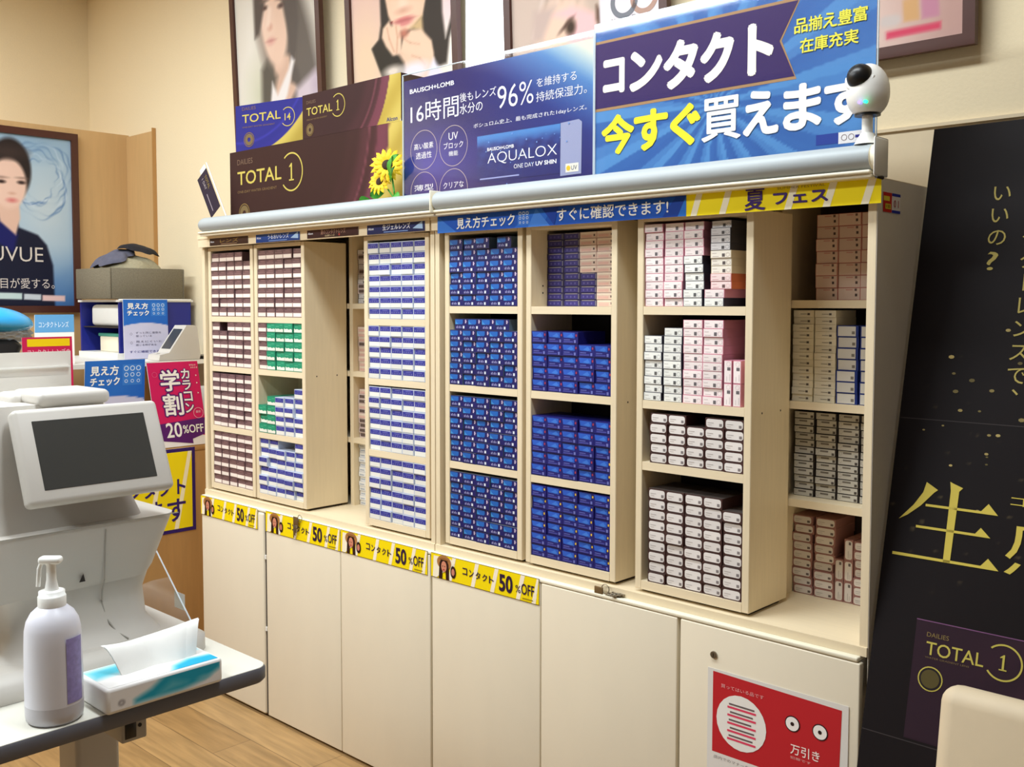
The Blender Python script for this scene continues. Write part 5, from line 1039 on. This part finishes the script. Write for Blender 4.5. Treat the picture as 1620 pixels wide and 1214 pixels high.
# soap bottle
t = thing('pump_bottle', (1.692, -1.297, .7505), 'white frosted pump bottle with purple label at the table edge', 'bottle')
X, Y, Z = 1.688, -1.293, .7505
b = MB(); b.lathe(X, Y, [(0, Z), (.046, Z), (.0515, Z+.006), (.0525, Z+.02), (.0525, Z+.035)], 'liquid'); b.build('filled_base', t)
b = MB(); b.lathe(X, Y, [(.0525, Z+.035), (.0525, Z+.09), (.0515, Z+.15), (.0505, Z+.175), (.047, Z+.192), (.039, Z+.207), (.028, Z+.217), (.0235, Z+.221)], 'bottle', 40); b.build('body', t)
b = MB(); b.lathe(X, Y, [(.0245, Z+.214), (.0255, Z+.216), (.0255, Z+.238), (.024, Z+.24), (.0235, Z+.24), (.0235, Z+.248), (.018, Z+.25), (0, Z+.25)], 'pump', 32); b.build('collar', t)
b = MB(); b.lathe(X, Y, [(.013, Z+.25), (.009, Z+.27), (.0085, Z+.296), (.011, Z+.303)], 'pump', 20)
d_ = Vector((.78, .62, 0)); b.rbox(-.022, .02, -.0115, .0115, Z+.300, Z+.314, 'pump', .006, 4, mtx=Matrix.Translation((X, Y, 0))@Matrix.Rotation(.8, 4, 'Z'))
q = Vector((X, Y, 0))-Vector((.70, .71, 0))*.017
b.tube([(q.x, q.y, Z+.304), (q.x-.004, q.y-.004, Z+.29), (q.x-.006, q.y-.006, Z+.256)], .0042, 'pump', 10); b.build('pump_head', t)
b = MB(); n = 10; vs = []
for j in range(13):
    for i in range(n+1):
        a = .05+.72*i/n; vs.append((X+.0531*math.cos(a), Y+.0531*math.sin(a), Z+.04+.124*j/12))
M['lbl'] = mat('purple_label_print', (150, 140, 200), .5, noise=.35, scale=90)
b.add(vs, [(j*(n+1)+i, j*(n+1)+i+1, (j+1)*(n+1)+i+1, (j+1)*(n+1)+i) for j in range(12) for i in range(n)], 'lbl', smooth=True); o = b.build('label', t); o['label'] = 'faded purple printed label'

# tissue pack
t = thing('tissue_pack', (1.69, -1.1, .7505), 'white and teal soft tissue pack with a tissue sticking out, on the table', 'tissue pack')
p = Panel((1.757, -1.222, .7505), (0, 1, 0), (0, 0, 1)); 
b = MB(); b.rbox(1.622, 1.757, -1.222, -.97, .7505, .802, M['print'], .007, 3, col=C(240, 238, 236)); b.build('wrapper', t)
def tp(c):
    c.fill(C(238, 236, 236)); c.poly([(.05, .004), (.15, .004), (.2, .014), (.24, .036), (.24, .056), (.115, .056), (.085, .03), (.05, .014)], C(40, 160, 190), .008); c.poly([(.1, .01), (.16, .02), (.13, .034)], C(150, 206, 214), .012, .6); c.ell(.022, .016, .006, .007, C(110, 104, 110), .003); c.ell(.022, .016, .003, .004, C(236, 236, 236), .003); c.ell(.2, .02, .012, .006, C(120, 190, 206), .006)
p = Panel((1.7573, -1.2145, .7575), (0, 1, 0), (0, 0, 1)); p.paint(0, 0, .237, .038, 90, 16, lambda c: (setattr(c, 'Y', c.Y*1.3), tp(c)), 0)
p.build('side_print', t)
def tt_(c):
    c.fill(C(242, 240, 238)); c.poly([(.13, -.01), (.25, -.01), (.25, .03), (.19, .04), (.15, .024)], C(30, 168, 206), .01); c.poly([(.0, .06), (.25, .085), (.25, .13), (.0, .11)], C(96, 196, 216), .014)
p = Panel((1.751, -1.2145, .8023), (0, 1, 0), (-1, 0, 0)); p.paint(0, 0, .237, .122, 60, 34, tt_, 0); p.build('top_print', t)
b = MB(); n = 30; vs = []
for k in (0, 1):
    for j in range(9):
        for i in range(n+1):
            u = i/n; v = j/8; y = -1.165+.165*u+(u-.45)*.05*v; x = 1.70+.004*math.sin(u*9+k)+v*(.012*math.sin(u*5+1)-.05+.02*u); z = .801+(.054+.006*math.sin(u*4.5+2.5)+.008*u)*math.sin(v*1.45)+.0015*k
            vs.append((x+.0006*k, y, z))
q = n+1; fs = [(j*q+i, j*q+i+1, (j+1)*q+i+1, (j+1)*q+i) for j in range(8) for i in range(n)]; o_ = 9*q
b.add(vs, fs+[tuple(o_+w for w in f[::-1]) for f in fs], 'tissue', smooth=True); b.build('tissue', t)

# ------------------------------------------------------------------ leaning black board and chair
t = thing('display_board', (3.17, 0, 0), 'tall black board with gold Japanese lettering leaning against the wall', 'sign board')
uy = Vector((0, .2513, 1)).normalized(); p = Panel((2.7215, -.182, .001), (1, 0, 0), uy, m='printg'); Wd, Hd = .9, 2.003
k_ = math.sqrt(1+.2513**2)
p.slab(0, 0, Wd, Hd, .008, 'black')
def bf(c):
    c.fill(C(26, 21, 22)); rs = np.random.RandomState(4)
    for _ in range(110):
        x, y = rs.rand()*Wd, 1.22+rs.randn()*.16; r = rs.rand()*.0022+.0008; c.ell(x, y, r*1.4, r, C(140, 124, 80), .002, al=.7*rs.rand())
    c.mix(np.clip((c.X-.1)*.6, 0, .25)*np.clip((.93-c.Y)*8, 0, 1), C(86, 50, 76))
p.paint(0, 0, Wd, Hd, 200, 440, bf, 1)
zz = lambda z: z*k_
rs = np.random.RandomState(9)
for _ in range(22):
    w9 = .45+.5*rs.rand(); x, y, r = .04+rs.rand()*.3, 1.36+rs.randn()*.1, .0016+rs.rand()*.0028; p.disc(x, y, r*1.5, C(*[int(k*w9) for k in (214, 190, 120)]), 3, ry=r, n=7)
for z in (.642, 1.293): p.rect(0, zz(z)-.001, Wd, zz(z)+.001, C(60, 54, 54), 2)
au = C(190, 176, 84); X0 = 2.7215
# printed pack panel
p.poly([(.088, zz(.648)), (Wd, zz(.648)), (Wd, zz(.884)), (.088, zz(.884))], C(48, 32, 42), 2); p.rect(.088, zz(.8825), Wd, zz(.8845), C(120, 80, 116), 3)
def sw(c):
    c.fill(C(48, 32, 42)); c.mix(np.clip(.5+.5*np.sin((c.X*.8-c.Y)*44), 0, 1)*np.clip((c.X-.18)*3, 0, 1)*.8*np.clip(1-(c.Y-.66)*3, 0, 1), C(120, 66, 82))
p.paint(.09, zz(.65), Wd-.002, zz(.88), 110, 40, sw, 3)
p.text('DAILIES', .112, zz(.853), .156, zz(.862), C(130, 110, 70), 5, 0); p.text('TOTAL', .113, zz(.818), .226, zz(.844), au, 5, .005); p.text('WATER GRADIENT LENS', .113, zz(.811), .2, zz(.8145), C(120, 100, 70), 5, 0)
p.ring(.262, zz(.835), .036, .0035, au, 5, a0=-PI*.8, a1=PI*.75); one(p, .262, zz(.835), .034, au, 6)
p.disc(.128, zz(.772), .025, au, 5); p.disc(.128, zz(.772), .0225, C(40, 34, 36), 6); p.disc(.128, zz(.772), .0185, C(86, 76, 44), 7)
# big character drawn with broad serif strokes
g2 = C(206, 186, 84)
def st(*pts): p.poly([(x-X0, zz(z)) for x, z in pts], g2, 4)
st((2.845, 1.168), (2.852, 1.165), (2.872, 1.158), (2.865, 1.150), (2.862, 1.005), (2.848, 1.005), (2.848, 1.15))
st((2.797, 1.162), (2.822, 1.148), (2.815, 1.142), (2.79, 1.112), (2.765, 1.090), (2.747, 1.079), (2.775, 1.112), (2.792, 1.140))
st((2.80, 1.117), (2.912, 1.117), (2.925, 1.133), (2.945, 1.112), (2.80, 1.112)); st((2.785, 1.071), (2.905, 1.071), (2.915, 1.084), (2.935, 1.066), (2.785, 1.066)); st((2.742, 1.010), (2.922, 1.010), (2.935, 1.026), (2.957, 1.005), (2.742, 1.004))
p.text('コ', 2.966-X0, zz(1.136), 2.992-X0, zz(1.152), g2, 4, 0); p.text('ン', 3.01-X0, zz(1.136), 3.03-X0, zz(1.152), g2, 4, 0); p.text('感', 2.966-X0, zz(1.0), 3.14-X0, zz(1.11), g2, 4, -.004); p.text('覚', 3.17-X0, zz(1.0), 3.34-X0, zz(1.11), g2, 4, -.004)
g3 = C(176, 160, 90)
p.vtext('いいの', 2.883-X0, zz(1.803), .042, .047*1.06, g3, 4, 0); p.text('?', 2.868-X0, zz(1.615), 2.89-X0, zz(1.655), g3, 4, 0)
p.vtext('コンタクトレンズで、', 2.952-X0, zz(1.80), .042, .0495, g3, 4, 0); p.vtext('こんなに快適で', 3.03-X0, zz(1.80), .042, .0495, g3, 4, 0)
p.build('printed_board', t)
b = MB(); b.cyl((2.9, -.165, .0), (2.9, -.165, .012), .012, 'black', 12); b.build('rubber_foot', t)

t = thing('chair', (3.22, -.55, 0), 'beige upholstered chair in front of the black board', 'chair')
def mtl(a, pv): return Matrix.Translation(pv)@Matrix.Rotation(a, 4, 'X')@Matrix.Translation(-Vector(pv))
b = MB(); b.rbox(2.965, 3.45, -.335, -.265, .47, .872, 'chair', .03, 5, mtx=mtl(-.16, (3.2, -.3, .47))); b.build('backrest', t)
b = MB(); b.rbox(2.975, 3.44, -.80, -.3, .40, .47, 'chair', .03, 4); b.build('seat', t)
for x in (3.0, 3.415):
    for y in (-.77, -.33): b = MB(); b.cyl((x, y, .001), (x, y, .405), .012, 'frame', 14, r2=.018); b.build('leg', t)
